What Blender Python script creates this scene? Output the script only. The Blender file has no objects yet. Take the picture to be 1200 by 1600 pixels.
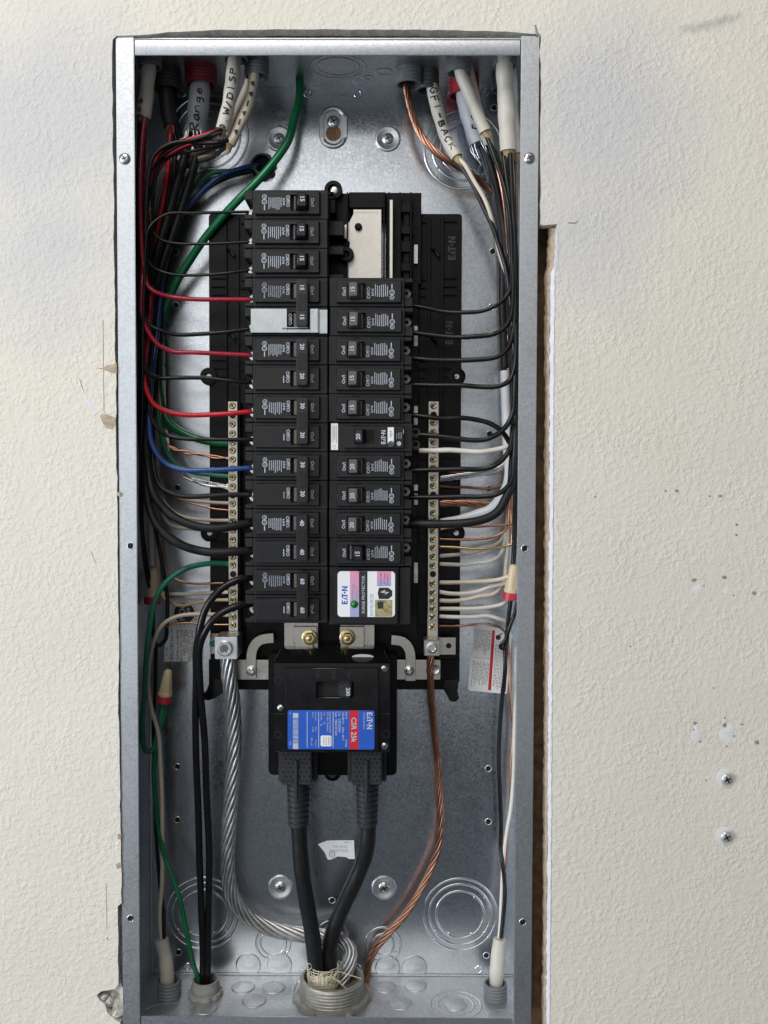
import bpy, bmesh, math, random
from math import sin, cos, pi, sqrt, radians
from mathutils import Vector, Matrix

# ------------------------------------------------------------------ camera, world, light
S = bpy.context.scene
COL = S.collection
MM = 0.001
# all building is done in millimetres: x right, y into the wall, z up; origin = top centre of the steel box, front face
CX, CZ, CD = 54.98, -377.3, 831.2
PITCH, YAW, ROLL, FPX = 0.0358, -0.0063, 0.0027, 1490.0
_f = Vector((sin(YAW)*cos(PITCH), cos(YAW)*cos(PITCH), -sin(PITCH)))
_r = _f.cross(Vector((0, 0, 1))).normalized()
_u = _r.cross(_f)
RIGHT = cos(ROLL)*_r + sin(ROLL)*_u
UP = -sin(ROLL)*_r + cos(ROLL)*_u
FWD = _f
CAMP = Vector((CX, -CD, CZ))

def P(px, py, y):
    """point of the photograph (1200x1600) taken back to its place on the plane of depth y"""
    d = FWD + RIGHT*((px-600)/FPX) + UP*((800-py)/FPX)
    t = (y + CD)/d.y
    return CAMP + d*t

cam = bpy.data.cameras.new('camera')
camo = bpy.data.objects.new('camera', cam)
COL.objects.link(camo)
M = Matrix.Identity(4)
for i in range(3):
    M[i][0] = RIGHT[i]; M[i][1] = UP[i]; M[i][2] = -FWD[i]; M[i][3] = CAMP[i]*MM
camo.matrix_world = M
cam.sensor_fit = 'VERTICAL'
cam.sensor_height = 24.0
cam.lens = FPX/1600*24.0
cam.clip_start = 0.01
cam.clip_end = 50
S.camera = camo

world = bpy.data.worlds.new('World')
S.world = world
world.use_nodes = True
bg = world.node_tree.nodes['Background']
bg.inputs[0].default_value = (0.80, 0.88, 1.0, 1)
bg.inputs[1].default_value = 0.075

def area_lamp(name, loc, target, sx, sy, radiance, color):
    l = bpy.data.lights.new(name, 'AREA')
    l.shape = 'RECTANGLE'; l.size = sx; l.size_y = sy
    l.energy = radiance*pi*sx*sy
    l.color = color
    o = bpy.data.objects.new(name, l)
    COL.objects.link(o)
    o.location = loc
    d = Vector(target) - Vector(loc)
    o.rotation_euler = d.to_track_quat('-Z', 'Y').to_euler()
    return o
# the bright side of the room behind the photographer, a ceiling fitting, a window to the left
area_lamp('room_light', (-1.5, -3.4, 0.62), (-0.6, 0, -0.1), 3.6, 1.4, 1.15, (1.0, 0.99, 0.97))
area_lamp('lower_room_light', (-0.9, -3.4, -0.68), (-0.4, 0, -0.5), 3.6, 1.1, 0.52, (1.0, 1.0, 0.98))
area_lamp('ceiling_light', (-0.55, -1.75, 1.60), (0, 0, -0.55), 1.4, 0.9, 8.0, (1.0, 0.95, 0.87))
area_lamp('window_light', (-2.5, -1.75, -0.50), (0, 0, -0.65), 1.1, 1.6, 10.5, (0.88, 0.94, 1.0))

S.view_settings.view_transform = 'Standard'
S.view_settings.look = 'None'
S.view_settings.exposure = 0.26
S.view_settings.gamma = 1.0
S.view_settings.use_curve_mapping = False

# ------------------------------------------------------------------ materials
MATS = {}
def new_mat(name):
    m = bpy.data.materials.new(name)
    m.use_nodes = True
    nt = m.node_tree
    b = nt.nodes['Principled BSDF']
    MATS[name] = m
    return m, nt, b

def noise(nt, scale, detail=3.0, rough=0.55, vec=None):
    n = nt.nodes.new('ShaderNodeTexNoise')
    n.inputs['Scale'].default_value = scale
    n.inputs['Detail'].default_value = detail
    n.inputs['Roughness'].default_value = rough
    if vec is not None:
        nt.links.new(vec, n.inputs['Vector'])
    return n

def ramp(nt, src, stops):
    r = nt.nodes.new('ShaderNodeValToRGB')
    e = r.color_ramp.elements
    while len(e) < len(stops):
        e.new(0.5)
    for i, (p, c) in enumerate(stops):
        e[i].position = p
        e[i].color = (c, c, c, 1) if not isinstance(c, tuple) else (c[0], c[1], c[2], 1)
    nt.links.new(src, r.inputs[0])
    return r

def objvec(nt):
    return nt.nodes.new('ShaderNodeTexCoord').outputs['Object']

def bump(nt, b, src, dist, strength=1.0):
    n = nt.nodes.new('ShaderNodeBump')
    n.inputs['Strength'].default_value = strength
    n.inputs['Distance'].default_value = dist
    nt.links.new(src, n.inputs['Height'])
    nt.links.new(n.outputs[0], b.inputs['Normal'])
    return n

def plain(name, col, rough=0.4, metal=0.0, var=0.25, scale=300.0, bmp=0.0, spec=0.5, rvar=0.10):
    """solid colour with a little grain in tone, gloss and relief"""
    m, nt, b = new_mat(name)
    v = objvec(nt)
    n = noise(nt, scale, 4, 0.6, v)
    lo = tuple(c*(1-var) for c in col); hi = tuple(min(1, c*(1+var)) for c in col)
    r = ramp(nt, n.outputs[0], [(0.3, lo), (0.7, hi)])
    nt.links.new(r.outputs[0], b.inputs['Base Color'])
    n2 = noise(nt, scale*0.22, 4, 0.6, v)
    r2 = ramp(nt, n2.outputs[0], [(0.3, max(0.03, rough-rvar)), (0.7, min(1, rough+rvar))])
    nt.links.new(r2.outputs[0], b.inputs['Roughness'])
    b.inputs['Metallic'].default_value = metal
    b.inputs['Specular IOR Level'].default_value = spec
    if bmp:
        bump(nt, b, n.outputs[0], bmp*MM)
    return m

def galvanised(name, base=(0.62, 0.64, 0.665), r0=0.20, r1=0.36, spangle=230.0, dirt=0.0):
    m, nt, b = new_mat(name)
    v = objvec(nt)
    vo = nt.nodes.new('ShaderNodeTexVoronoi')
    vo.inputs['Scale'].default_value = spangle
    nt.links.new(v, vo.inputs['Vector'])
    sep = nt.nodes.new('ShaderNodeSeparateColor')
    nt.links.new(vo.outputs['Color'], sep.inputs[0])
    n1 = noise(nt, 900, 3, 0.6, v)
    n2 = noise(nt, 5, 2, 0.5, v)
    mix = nt.nodes.new('ShaderNodeMath'); mix.operation = 'MULTIPLY_ADD'
    nt.links.new(sep.outputs[0], mix.inputs[0]); mix.inputs[1].default_value = 0.55
    nt.links.new(n2.outputs[0], mix.inputs[2])
    c = ramp(nt, mix.outputs[0], [(0.30, tuple(x*0.84 for x in base)), (0.95, tuple(min(1, x*1.10) for x in base))])
    nt.links.new(c.outputs[0], b.inputs['Base Color'])
    add = nt.nodes.new('ShaderNodeMath'); add.operation = 'MULTIPLY_ADD'
    nt.links.new(sep.outputs[1], add.inputs[0]); add.inputs[1].default_value = 0.35
    nt.links.new(n2.outputs[0], add.inputs[2])
    n7 = noise(nt, 38, 6, 0.7, v)
    ad2 = nt.nodes.new('ShaderNodeMath'); ad2.operation = 'MULTIPLY_ADD'
    nt.links.new(n7.outputs[0], ad2.inputs[0]); ad2.inputs[1].default_value = 0.7
    nt.links.new(add.outputs[0], ad2.inputs[2])
    rr = ramp(nt, ad2.outputs[0], [(0.60, r0), (1.0, r1)])
    nt.links.new(rr.outputs[0], b.inputs['Roughness'])
    b.inputs['Metallic'].default_value = 1.0
    mx = nt.nodes.new('ShaderNodeMath'); mx.operation = 'MULTIPLY_ADD'
    nt.links.new(sep.outputs[2], mx.inputs[0]); mx.inputs[1].default_value = 0.5
    nt.links.new(n1.outputs[0], mx.inputs[2])
    bump(nt, b, mx.outputs[0], 0.02*MM, 0.4)
    return m

galvanised('steel', r0=0.26, r1=0.44, spangle=520)
galvanised('steel_bottom', (0.60, 0.62, 0.645), 0.36, 0.52, 520)
galvanised('steel_flange', (0.51, 0.535, 0.57), 0.37, 0.47, 620.0)
galvanised('steel_back', (0.60, 0.64, 0.69), 0.13, 0.25, 620.0)
plain('screw_zinc', (0.62, 0.63, 0.65), 0.34, 1.0, 0.1)
plain('screw_wall', (0.52, 0.54, 0.57), 0.38, 0.45, 0.15)
plain('screw_brass', (0.62, 0.50, 0.26), 0.28, 1.0, 0.25, 900)
plain('tinned', (0.54, 0.515, 0.475), 0.33, 1.0, 0.10, 500, 0.02)
plain('clip_steel', (0.47, 0.50, 0.52), 0.33, 1.0, 0.10, 120, 0.03)
plain('lug_alu', (0.70, 0.74, 0.79), 0.34, 1.0, 0.06, 600)
plain('bus_plate', (0.70, 0.67, 0.62), 0.42, 0.75, 0.05, 250)
plain('case_black', (0.0135, 0.0135, 0.015), 0.42, 0, 0.35, 700, 0.05, spec=0.32)
plain('plate_black', (0.0115, 0.0115, 0.013), 0.36, 0, 0.35, 900, 0.04, spec=0.35)
plain('handle_black', (0.007, 0.007, 0.008), 0.28, 0, 0.3, 500)
plain('handle_grey', (0.095, 0.092, 0.088), 0.42, 0, 0.3, 500)
plain('tray_black', (0.004, 0.004, 0.0045), 0.34, 0, 0.35, 250, 0.05, spec=0.18)
plain('main_black', (0.006, 0.006, 0.007), 0.16, 0, 0.3, 250, rvar=0.06)
plain('void_black', (0.003, 0.003, 0.003), 0.8, 0, 0.1)
plain('boot_grey', (0.030, 0.031, 0.037), 0.5, 0, 0.2, 300, spec=0.3)
plain('wire_black', (0.009, 0.009, 0.010), 0.27, 0, 0.25, 120, 0.0, spec=0.34)
plain('wire_black_matt', (0.013, 0.013, 0.015), 0.45, 0, 0.35, 160, 0.05, spec=0.3)
plain('wire_grey', (0.10, 0.095, 0.088), 0.4, 0, 0.2, 120)
plain('wire_red', (0.33, 0.012, 0.035), 0.30, 0, 0.15, 100)
plain('wire_red_bright', (0.50, 0.012, 0.025), 0.28, 0, 0.12, 100)
plain('wire_green', (0.004, 0.150, 0.058), 0.28, 0, 0.15, 90)
plain('wire_green_light', (0.020, 0.200, 0.120), 0.35, 0, 0.15, 90)
plain('wire_blue', (0.022, 0.065, 0.235), 0.30, 0, 0.15, 90)
plain('wire_white', (0.66, 0.63, 0.57), 0.38, 0, 0.06, 80)
plain('wire_tan', (0.60, 0.53, 0.43), 0.40, 0, 0.08, 80)
plain('wire_tape', (0.74, 0.77, 0.82), 0.42, 0, 0.05, 60)
plain('jacket_white', (0.56, 0.53, 0.47), 0.45, 0, 0.10, 70, 0.08)
plain('jacket_grey', (0.42, 0.44, 0.49), 0.45, 0, 0.08, 70)
plain('jacket_dark', (0.035, 0.035, 0.037), 0.5, 0, 0.2, 70)
plain('paper_filler', (0.42, 0.30, 0.16), 0.8, 0, 0.3, 300, 0.3)
plain('copper', (0.53, 0.275, 0.18), 0.36, 1.0, 0.22, 120)
plain('copper_yellow', (0.70, 0.50, 0.28), 0.32, 1.0, 0.15, 60)
plain('screw_dull', (0.20, 0.20, 0.21), 0.4, 1.0, 0.2, 400)
plain('copper_dark', (0.38, 0.195, 0.13), 0.38, 1.0, 0.3, 90)
plain('aluminium_dull', (0.50, 0.50, 0.50), 0.46, 1.0, 0.22, 160)
plain('aluminium', (0.66, 0.66, 0.67), 0.32, 1.0, 0.12, 200)
plain('bushing_grey', (0.17, 0.185, 0.20), 0.5, 0, 0.12, 200)
plain('bushing_dark', (0.055, 0.058, 0.060), 0.5, 0, 0.15, 200)
plain('bushing_light', (0.34, 0.34, 0.335), 0.5, 0, 0.1, 200)
plain('bushing_red_dark', (0.17, 0.012, 0.018), 0.5, 0, 0.2, 150)
plain('bushing_red', (0.34, 0.018, 0.028), 0.45, 0, 0.2, 150)
plain('cast_zinc', (0.36, 0.35, 0.32), 0.5, 0.55, 0.2, 200, 0.1)
plain('nut_tan', (0.60, 0.49, 0.33), 0.40, 0, 0.08, 100)
plain('nut_red', (0.45, 0.025, 0.05), 0.38, 0, 0.1, 100)
plain('print_white', (0.50, 0.54, 0.62), 0.6, 0, 0.1)
plain('print_dim', (0.30, 0.33, 0.40), 0.6, 0, 0.3, 900)
plain('print_grey', (0.30, 0.30, 0.31), 0.6, 0, 0.2)
plain('print_black', (0.02, 0.02, 0.025), 0.5, 0, 0.1)
plain('print_emboss', (0.022, 0.022, 0.022), 0.5, 0, 0.1)
plain('print_blue', (0.02, 0.10, 0.55), 0.45, 0, 0.1)
plain('print_light_blue', (0.20, 0.42, 0.70), 0.45, 0, 0.1)
plain('print_red', (0.40, 0.02, 0.05), 0.45, 0, 0.1)
plain('label_white', (0.84, 0.85, 0.87), 0.42, 0, 0.04, 40)
plain('label_blue', (0.022, 0.105, 0.52), 0.36, 0, 0.06, 40)
plain('label_red', (0.55, 0.022, 0.035), 0.36, 0, 0.06, 40)
plain('label_pink', (0.72, 0.36, 0.52), 0.42, 0, 0.05, 40)
plain('label_purple', (0.42, 0.40, 0.66), 0.42, 0, 0.05, 40)
plain('label_gold', (0.44, 0.40, 0.20), 0.30, 0.5, 0.45, 220)
plain('label_dark', (0.02, 0.035, 0.03), 0.3, 0, 0.1, 40)
plain('led_green', (0.01, 0.18, 0.03), 0.12, 0, 0.1, 40)
plain('green_screw', (0.01, 0.12, 0.07), 0.35, 0.3, 0.1)
plain('stud_wood', (0.20, 0.115, 0.060), 0.75, 0, 0.45, 90, 0.4)
plain('hole_brown', (0.26, 0.135, 0.065), 0.8, 0, 0.2, 200)
plain('gypsum', (0.66, 0.63, 0.58), 0.9, 0, 0.15, 250, 0.8)
plain('torn_white', (0.72, 0.73, 0.79), 0.85, 0, 0.05, 250, 0.3)
plain('torn_paper', (0.46, 0.37, 0.28), 0.9, 0, 0.25, 300, 0.5)
plain('spackle', (0.74, 0.735, 0.735), 0.8, 0, 0.06, 300, 0.3)
plain('pencil_soft', (0.46, 0.45, 0.44), 0.9, 0, 0.3, 500)
plain('pencil', (0.30, 0.28, 0.27), 0.9, 0, 0.3, 500)
plain('cavity_dark', (0.035, 0.022, 0.014), 0.9, 0, 0.4, 60)
plain('fibre', (0.62, 0.58, 0.44), 0.6, 0, 0.1, 200)
plain('duct_seal', (0.10, 0.095, 0.07), 0.8, 0, 0.5, 260, 1.0)

def wall_material():
    m, nt, b = new_mat('wall_paint')
    v = objvec(nt)
    # orange-peel / knock-down texture
    n1 = noise(nt, 270, 3, 0.5, v)
    n1.inputs['Distortion'].default_value = 0.0
    n2 = noise(nt, 120, 2, 0.5, v)
    n3 = noise(nt, 600, 2, 0.5, v)
    n6 = noise(nt, 22, 3, 0.6, v)
    r1 = ramp(nt, n1.outputs[0], [(0.38, 0.0), (0.72, 1.0)]); r1.color_ramp.interpolation = 'EASE'
    amp = ramp(nt, n6.outputs[0], [(0.30, 0.40), (0.68, 1.0)])
    pm = nt.nodes.new('ShaderNodeMath'); pm.operation = 'MULTIPLY'
    nt.links.new(r1.outputs[0], pm.inputs[0]); nt.links.new(amp.outputs[0], pm.inputs[1])
    a = nt.nodes.new('ShaderNodeMath'); a.operation = 'MULTIPLY_ADD'
    nt.links.new(n2.outputs[0], a.inputs[0]); a.inputs[1].default_value = 1.0
    nt.links.new(pm.outputs[0], a.inputs[2])
    a2 = nt.nodes.new('ShaderNodeMath'); a2.operation = 'MULTIPLY_ADD'
    nt.links.new(n3.outputs[0], a2.inputs[0]); a2.inputs[1].default_value = 0.12
    nt.links.new(a.outputs[0], a2.inputs[2])
    bump(nt, b, a2.outputs[0], 0.40*MM, 1.0)
    # cream paint with a cooler, older coat round the head of the panel
    n4 = noise(nt, 9, 4, 0.6, v)
    def blob(c, r):
        d = nt.nodes.new('ShaderNodeVectorMath'); d.operation = 'DISTANCE'
        nt.links.new(v, d.inputs[0]); d.inputs[1].default_value = tuple(k*MM for k in c)
        w = nt.nodes.new('ShaderNodeMath'); w.operation = 'MULTIPLY_ADD'
        nt.links.new(n4.outputs[0], w.inputs[0]); w.inputs[1].default_value = 0.13
        nt.links.new(d.outputs['Value'], w.inputs[2])
        rr = ramp(nt, w.outputs[0], [((r-45)*MM+0.065, 1.0), ((r+45)*MM+0.065, 0.0)])
        return rr.outputs[0]
    def mx(x, y):
        k = nt.nodes.new('ShaderNodeMath'); k.operation = 'MAXIMUM'
        nt.links.new(x, k.inputs[0]); nt.links.new(y, k.inputs[1]); return k.outputs[0]
    mask = mx(mx(blob((-250, 0, -70), 85), blob((-230, 0, -170), 60)), mx(blob((225, 0, -70), 70), blob((215, 0, -170), 40)))
    base = ramp(nt, n4.outputs[0], [(0.3, (0.72, 0.685, 0.605)), (0.7, (0.755, 0.72, 0.645))])
    mixc = nt.nodes.new('ShaderNodeMix'); mixc.data_type = 'RGBA'
    nt.links.new(mask, mixc.inputs[0])
    nt.links.new(base.outputs[0], mixc.inputs[6]); mixc.inputs[7].default_value = (0.60, 0.595, 0.60, 1)
    # rubbed grey smear in the upper right corner
    mp = nt.nodes.new('ShaderNodeMapping'); mp.vector_type = 'TEXTURE'
    c = P(1110, 38, -1)
    mp.inputs['Location'].default_value = (c.x*MM, 0, c.z*MM)
    mp.inputs['Rotation'].default_value = (0, radians(-13), 0)
    mp.inputs['Scale'].default_value = (0.060, 1.0, 0.011)
    nt.links.new(v, mp.inputs[0])
    ln = nt.nodes.new('ShaderNodeVectorMath'); ln.operation = 'LENGTH'
    nt.links.new(mp.outputs[0], ln.inputs[0])
    n5 = noise(nt, 90, 3, 0.6, v)
    w = nt.nodes.new('ShaderNodeMath'); w.operation = 'MULTIPLY_ADD'
    nt.links.new(n5.outputs[0], w.inputs[0]); w.inputs[1].default_value = 0.9
    nt.links.new(ln.outputs['Value'], w.inputs[2])
    sm = ramp(nt, w.outputs[0], [(0.45, 0.48), (1.0, 0.0)])
    mix2 = nt.nodes.new('ShaderNodeMix'); mix2.data_type = 'RGBA'
    nt.links.new(sm.outputs[0], mix2.inputs[0])
    nt.links.new(mixc.outputs[2], mix2.inputs[6]); mix2.inputs[7].default_value = (0.18, 0.18, 0.18, 1)
    nt.links.new(mix2.outputs[2], b.inputs['Base Color'])
    b.inputs['Roughness'].default_value = 0.62
    return m
wall_material()

# ------------------------------------------------------------------ mesh building
class MB:
    def __init__(s):
        s.v = []; s.f = []; s.m = []; s.cur = 0
    def add(s, vs, fs):
        o = len(s.v)
        s.v += [tuple(p) for p in vs]
        s.f += [tuple(i+o for i in f) for f in fs]
        s.m += [s.cur]*len(fs)
        return s
    def box(s, x0, x1, y0, y1, z0, z1):
        x0, x1 = sorted((x0, x1)); y0, y1 = sorted((y0, y1)); z0, z1 = sorted((z0, z1))
        return s.add([(x0,y0,z0),(x1,y0,z0),(x1,y1,z0),(x0,y1,z0),(x0,y0,z1),(x1,y0,z1),(x1,y1,z1),(x0,y1,z1)],
                     [(0,3,2,1),(4,5,6,7),(0,1,5,4),(1,2,6,5),(2,3,7,6),(3,0,4,7)])
    def prism(s, pts, y0, y1):
        """polygon in x,z pushed from y0 to y1"""
        n = len(pts)
        a = sum(pts[i][0]*pts[(i+1)%n][1]-pts[(i+1)%n][0]*pts[i][1] for i in range(n))
        if a < 0: pts = pts[::-1]
        vs = [(x, y0, z) for x, z in pts] + [(x, y1, z) for x, z in pts]
        fs = [tuple(range(n)), tuple(range(2*n-1, n-1, -1))]
        fs += [(i, i+n, (i+1)%n+n, (i+1)%n) for i in range(n)]
        return s.add(vs, fs)
    def lathe(s, c, prof, axis='y', n=24, close=False):
        """profile of (radius, height along axis) turned round an axis through c"""
        vs = []; fs = []
        for r, h in prof:
            for i in range(n):
                a = 2*pi*i/n
                if axis == 'y': vs.append((c[0]+r*cos(a), c[1]+h, c[2]+r*sin(a)))
                elif axis == 'z': vs.append((c[0]+r*cos(a), c[1]+r*sin(a), c[2]+h))
                else: vs.append((c[0]+h, c[1]+r*cos(a), c[2]+r*sin(a)))
        k = len(prof)
        for j in range(k-1 if not close else k):
            for i in range(n):
                a = j*n+i; b = j*n+(i+1)%n; j2 = (j+1)%k
                fs.append((a, b, j2*n+(i+1)%n, j2*n+i))
        if not close:
            if prof[0][0] > 1e-6: fs.append(tuple(range(n-1, -1, -1)))
            if prof[-1][0] > 1e-6: fs.append(tuple(range((k-1)*n, k*n)))
        return s.add(vs, fs)
    def tube(s, pts, r, n=10, caps=True):
        pts = [Vector(p) for p in pts]
        k = len(pts)
        rad = r if isinstance(r, (list, tuple)) else [r]*k
        T = [(pts[min(i+1, k-1)]-pts[max(i-1, 0)]).normalized() for i in range(k)]
        ref = Vector((0, 1, 0)) if abs(T[0].y) < 0.8 else Vector((1, 0, 0))
        N = (ref - T[0]*ref.dot(T[0])).normalized()
        vs = []; fs = []
        for i in range(k):
            N = (N - T[i]*N.dot(T[i])).normalized()
            B = T[i].cross(N)
            for j in range(n):
                a = 2*pi*j/n
                vs.append(pts[i] + (N*cos(a)+B*sin(a))*rad[i])
        for i in range(k-1):
            for j in range(n):
                fs.append((i*n+j, i*n+(j+1)%n, (i+1)*n+(j+1)%n, (i+1)*n+j))
        if caps:
            fs.append(tuple(range(n-1, -1, -1))); fs.append(tuple(range((k-1)*n, k*n)))
        return s.add(vs, fs)
    def flat(s, tris, c, y, rot=0.0, sc=1.0):
        """2-D mesh (verts, faces) laid on the plane y, facing the front"""
        vs, fs = tris
        ca, sa = cos(rot), sin(rot)
        return s.add([(c[0]+sc*(u*ca-w*sa), y, c[1]+sc*(u*sa+w*ca)) for u, w in vs], fs)
    def build(s, name, mat, parent=None, bevel=0.0, smooth=35, org=(0, 0, 0), seg=1):
        me = bpy.data.meshes.new(name)
        me.from_pydata([((x-org[0])*MM, (y-org[1])*MM, (z-org[2])*MM) for x, y, z in s.v], [], s.f)
        mats = mat if isinstance(mat, (list, tuple)) else [mat]
        for k in mats: me.materials.append(MATS[k])
        if len(mats) > 1:
            me.polygons.foreach_set('material_index', s.m)
        if bevel:
            bm = bmesh.new(); bm.from_mesh(me)
            ed = [e for e in bm.edges if len(e.link_faces) == 2 and e.calc_face_angle(0) > 0.5]
            bmesh.ops.bevel(bm, geom=ed, offset=bevel*MM, segments=seg, affect='EDGES', clamp_overlap=True)
            bm.to_mesh(me); bm.free()
        if smooth:
            for p in me.polygons: p.use_smooth = True
            me.set_sharp_from_angle(angle=radians(smooth))
        me.validate()
        return link(name, me, parent)

def link(name, me, parent=None):
    o = bpy.data.objects.new(name, me)
    COL.objects.link(o)
    if parent is not None: o.parent = parent
    return o

def tag(o, label, cat, group=None):
    o['label'] = label; o['category'] = cat
    if group: o['group'] = group
    return o

def thing(name, label, cat, loc=(0, 0, 0), group=None):
    o = bpy.data.objects.new(name, None)
    o.empty_display_size = 0.01
    COL.objects.link(o)
    o.location = Vector(loc)*MM
    return tag(o, label, cat, group)

def copy_tree(o, parent=None):
    c = o.copy(); COL.objects.link(c)
    if parent is not None: c.parent = parent
    for ch in list(o.children): copy_tree(ch, c)
    return c

# ---- lettering
_tc = {}
def text2d(s, size, align='CENTER', bold=0.0):
    """outline of a word as a 2-D mesh, size = cap height in mm"""
    k = (s, align, bold)
    if k not in _tc:
        cu = bpy.data.curves.new('t', 'FONT')
        cu.body = s; cu.size = 1.0; cu.align_x = align; cu.align_y = 'CENTER'
        cu.resolution_u = 2; cu.offset = bold
        o = bpy.data.objects.new('t', cu); COL.objects.link(o)
        dg = bpy.context.evaluated_depsgraph_get()
        me = o.evaluated_get(dg).to_mesh()
        vs = [(v.co.x/0.70, v.co.y/0.70) for v in me.vertices]
        fs = [tuple(p.vertices) for p in me.polygons]
        o.evaluated_get(dg).to_mesh_clear()
        bpy.data.objects.remove(o); bpy.data.curves.remove(cu)
        _tc[k] = (vs, fs)
    vs, fs = _tc[k]
    return [(x*size, y*size) for x, y in vs], fs

def quad2d(x0, x1, y0, y1):
    return [(x0, y0), (x1, y0), (x1, y1), (x0, y1)], [(0, 1, 2, 3)]

def logo2d(h):
    """wordmark: E, a roof-shaped letter, T, a dot, N"""
    V = []; F = []
    def poly(pts):
        o = len(V); V.extend(pts); F.append(tuple(range(o, o+len(pts))))
    def rect(a, b, c, d): poly([(a, c), (b, c), (b, d), (a, d)])
    t = 0.20
    rect(0, .24, 0, 1); rect(.24, .62, 0, t); rect(.24, .58, .40, .60); rect(.24, .62, 1-t, 1)
    poly([(.70, 0), (.92, 0), (1.12, .55), (1.00, .80)]); poly([(1.02, 0.0), (1.22, 0.0), (1.22, .22), (1.10, .22)])
    rect(1.08, 1.86, 1-t, 1); rect(1.36, 1.60, 0, 1-t)
    o = [(1.98+.17*cos(a*pi/5), .5+.17*sin(a*pi/5)) for a in range(10)]; poly(o)
    rect(2.26, 2.48, 0, 1); rect(2.86, 3.08, 0, 1); poly([(2.48, 1), (2.48, .66), (2.86, 0), (2.86, .34)])
    return [((x-1.54)*h, (y-.5)*h) for x, y in V], F

def ring2d(r, w, n=16):
    vs = [((r)*cos(2*pi*i/n), r*sin(2*pi*i/n)) for i in range(n)] + [((r-w)*cos(2*pi*i/n), (r-w)*sin(2*pi*i/n)) for i in range(n)]
    return vs, [(i, (i+1) % n, (i+1) % n+n, i+n) for i in range(n)]

def disc2d(r, n=18):
    return [(r*cos(2*pi*i/n), r*sin(2*pi*i/n)) for i in range(n)], [tuple(range(n))]

def rrect(x0, x1, z0, z1, r, n=4):
    pts = []
    for cx, cz, a0 in ((x1-r, z1-r, 0), (x0+r, z1-r, 90), (x0+r, z0+r, 180), (x1-r, z0+r, 270)):
        for i in range(n+1):
            a = radians(a0+90*i/n); pts.append((cx+r*cos(a), cz+r*sin(a)))
    return pts

def dashes(mb, rng, x, z0, z1, y, w, unit=1.1, rot=None):
    """a line of fine print too small to read, standing upright at x from z1 down to z0"""
    z = z1
    while z > z0+0.3:
        l = unit*rng.uniform(0.6, 2.2)
        mb.flat(quad2d(x-w/2, x+w/2, max(z-l, z0), z), (0, 0), y)
        z -= l + unit*0.35

# ---- splines
def spline(pts, step=4.0):
    p = [Vector(q) for q in pts]
    p = [p[0]*2-p[1]] + p + [p[-1]*2-p[-2]]
    out = []
    for i in range(1, len(p)-2):
        p0, p1, p2, p3 = p[i-1:i+3]
        d = [max(1e-3, (b-a).length**0.5) for a, b in ((p0, p1), (p1, p2), (p2, p3))]
        t0 = 0; t1 = d[0]; t2 = t1+d[1]; t3 = t2+d[2]
        n = max(2, int((p2-p1).length/step))
        for k in range(n):
            t = t1+(t2-t1)*k/n
            A1 = p0*((t1-t)/(t1-t0))+p1*((t-t0)/(t1-t0)); A2 = p1*((t2-t)/(t2-t1))+p2*((t-t1)/(t2-t1)); A3 = p2*((t3-t)/(t3-t2))+p3*((t-t2)/(t3-t2))
            B1 = A1*((t2-t)/(t2-t0))+A2*((t-t0)/(t2-t0)); B2 = A2*((t3-t)/(t3-t1))+A3*((t-t1)/(t3-t1))
            out.append(B1*((t2-t)/(t2-t1))+B2*((t-t1)/(t2-t1)))
    out.append(p[-2])
    return out

# ------------------------------------------------------------------ the wall
W2, BD, BH = 181.75, 98.5, 872.3       # half width, depth and height of the steel box
hole = [(176,62),(182,56),(230,54),(262,50),(330,47),(420,46),(560,46),(700,47),(790,49),(836,53),(840,50),(846,56),
        (845,72),(843,80),(846,100),(845,200),(846,290),(845,350),(850,352),(858,351),(871,350),(869,362),(868,400),(866,418),(867,470),(866,560),
        (864,700),(865,760),(863,900),(862,1000),(863,1100),(861,1120),(861,1300),(859,1500),(858,1660),
        (190,1660),(188,1598),(178,1592),(168,1583),(164,1570),(155,1562),(151,1555),(158,1549),(170,1547),(180,1545),(185,1538),(184,1500),(184,1416),(190,1411),(189,1350),(188,1290),
        (187,1200),(185,1100),(186,1000),(184,850),(183,760),(181,672),(182,600),(180,560),(179,470),(178,400),(177,250),(175,120)]
rng = random.Random(5)
WF = -1.5
bm = bmesh.new()
inner = []
for i, (px, py) in enumerate(hole):
    nx, ny = hole[(i+1) % len(hole)]
    L = math.hypot(nx-px, ny-py)
    k = max(1, int(L/14))
    for j in range(k):
        t = j/k
        jx = rng.uniform(-1.0, 1.0) if j else 0
        q = P(px+(nx-px)*t+jx, py+(ny-py)*t+(jx*0.6), WF)
        inner.append((q.x, q.z))
outer = [(-900, 600), (900, 600), (900, -1400), (-900, -1400)]
def loop(pts):
    vs = [bm.verts.new((x*MM, WF*MM, z*MM)) for x, z in pts]
    return [bm.edges.new((vs[i], vs[(i+1) % len(vs)])) for i in range(len(vs))]
es = loop(outer) + loop(inner)
bmesh.ops.triangle_fill(bm, edges=es, use_beauty=True)
for f in bm.faces: f.normal_update()
for f in list(bm.faces):
    if f.normal.y > 0: f.normal_flip()
    f.material_index = 0
front = list(bm.faces)
ext = bmesh.ops.extrude_face_region(bm, geom=front, use_keep_orig=True)
nv = [g for g in ext['geom'] if isinstance(g, bmesh.types.BMVert)]
nvs = set(nv)
bmesh.ops.translate(bm, verts=nv, vec=(0, 12.7*MM, 0))
fronts = set(front)
for f in bm.faces:
    if f not in fronts: f.material_index = 1
bmesh.ops.recalc_face_normals(bm, faces=bm.faces)
me = bpy.data.meshes.new('wall'); bm.to_mesh(me); bm.free()
me.materials.append(MATS['wall_paint']); me.materials.append(MATS['gypsum'])
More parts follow.
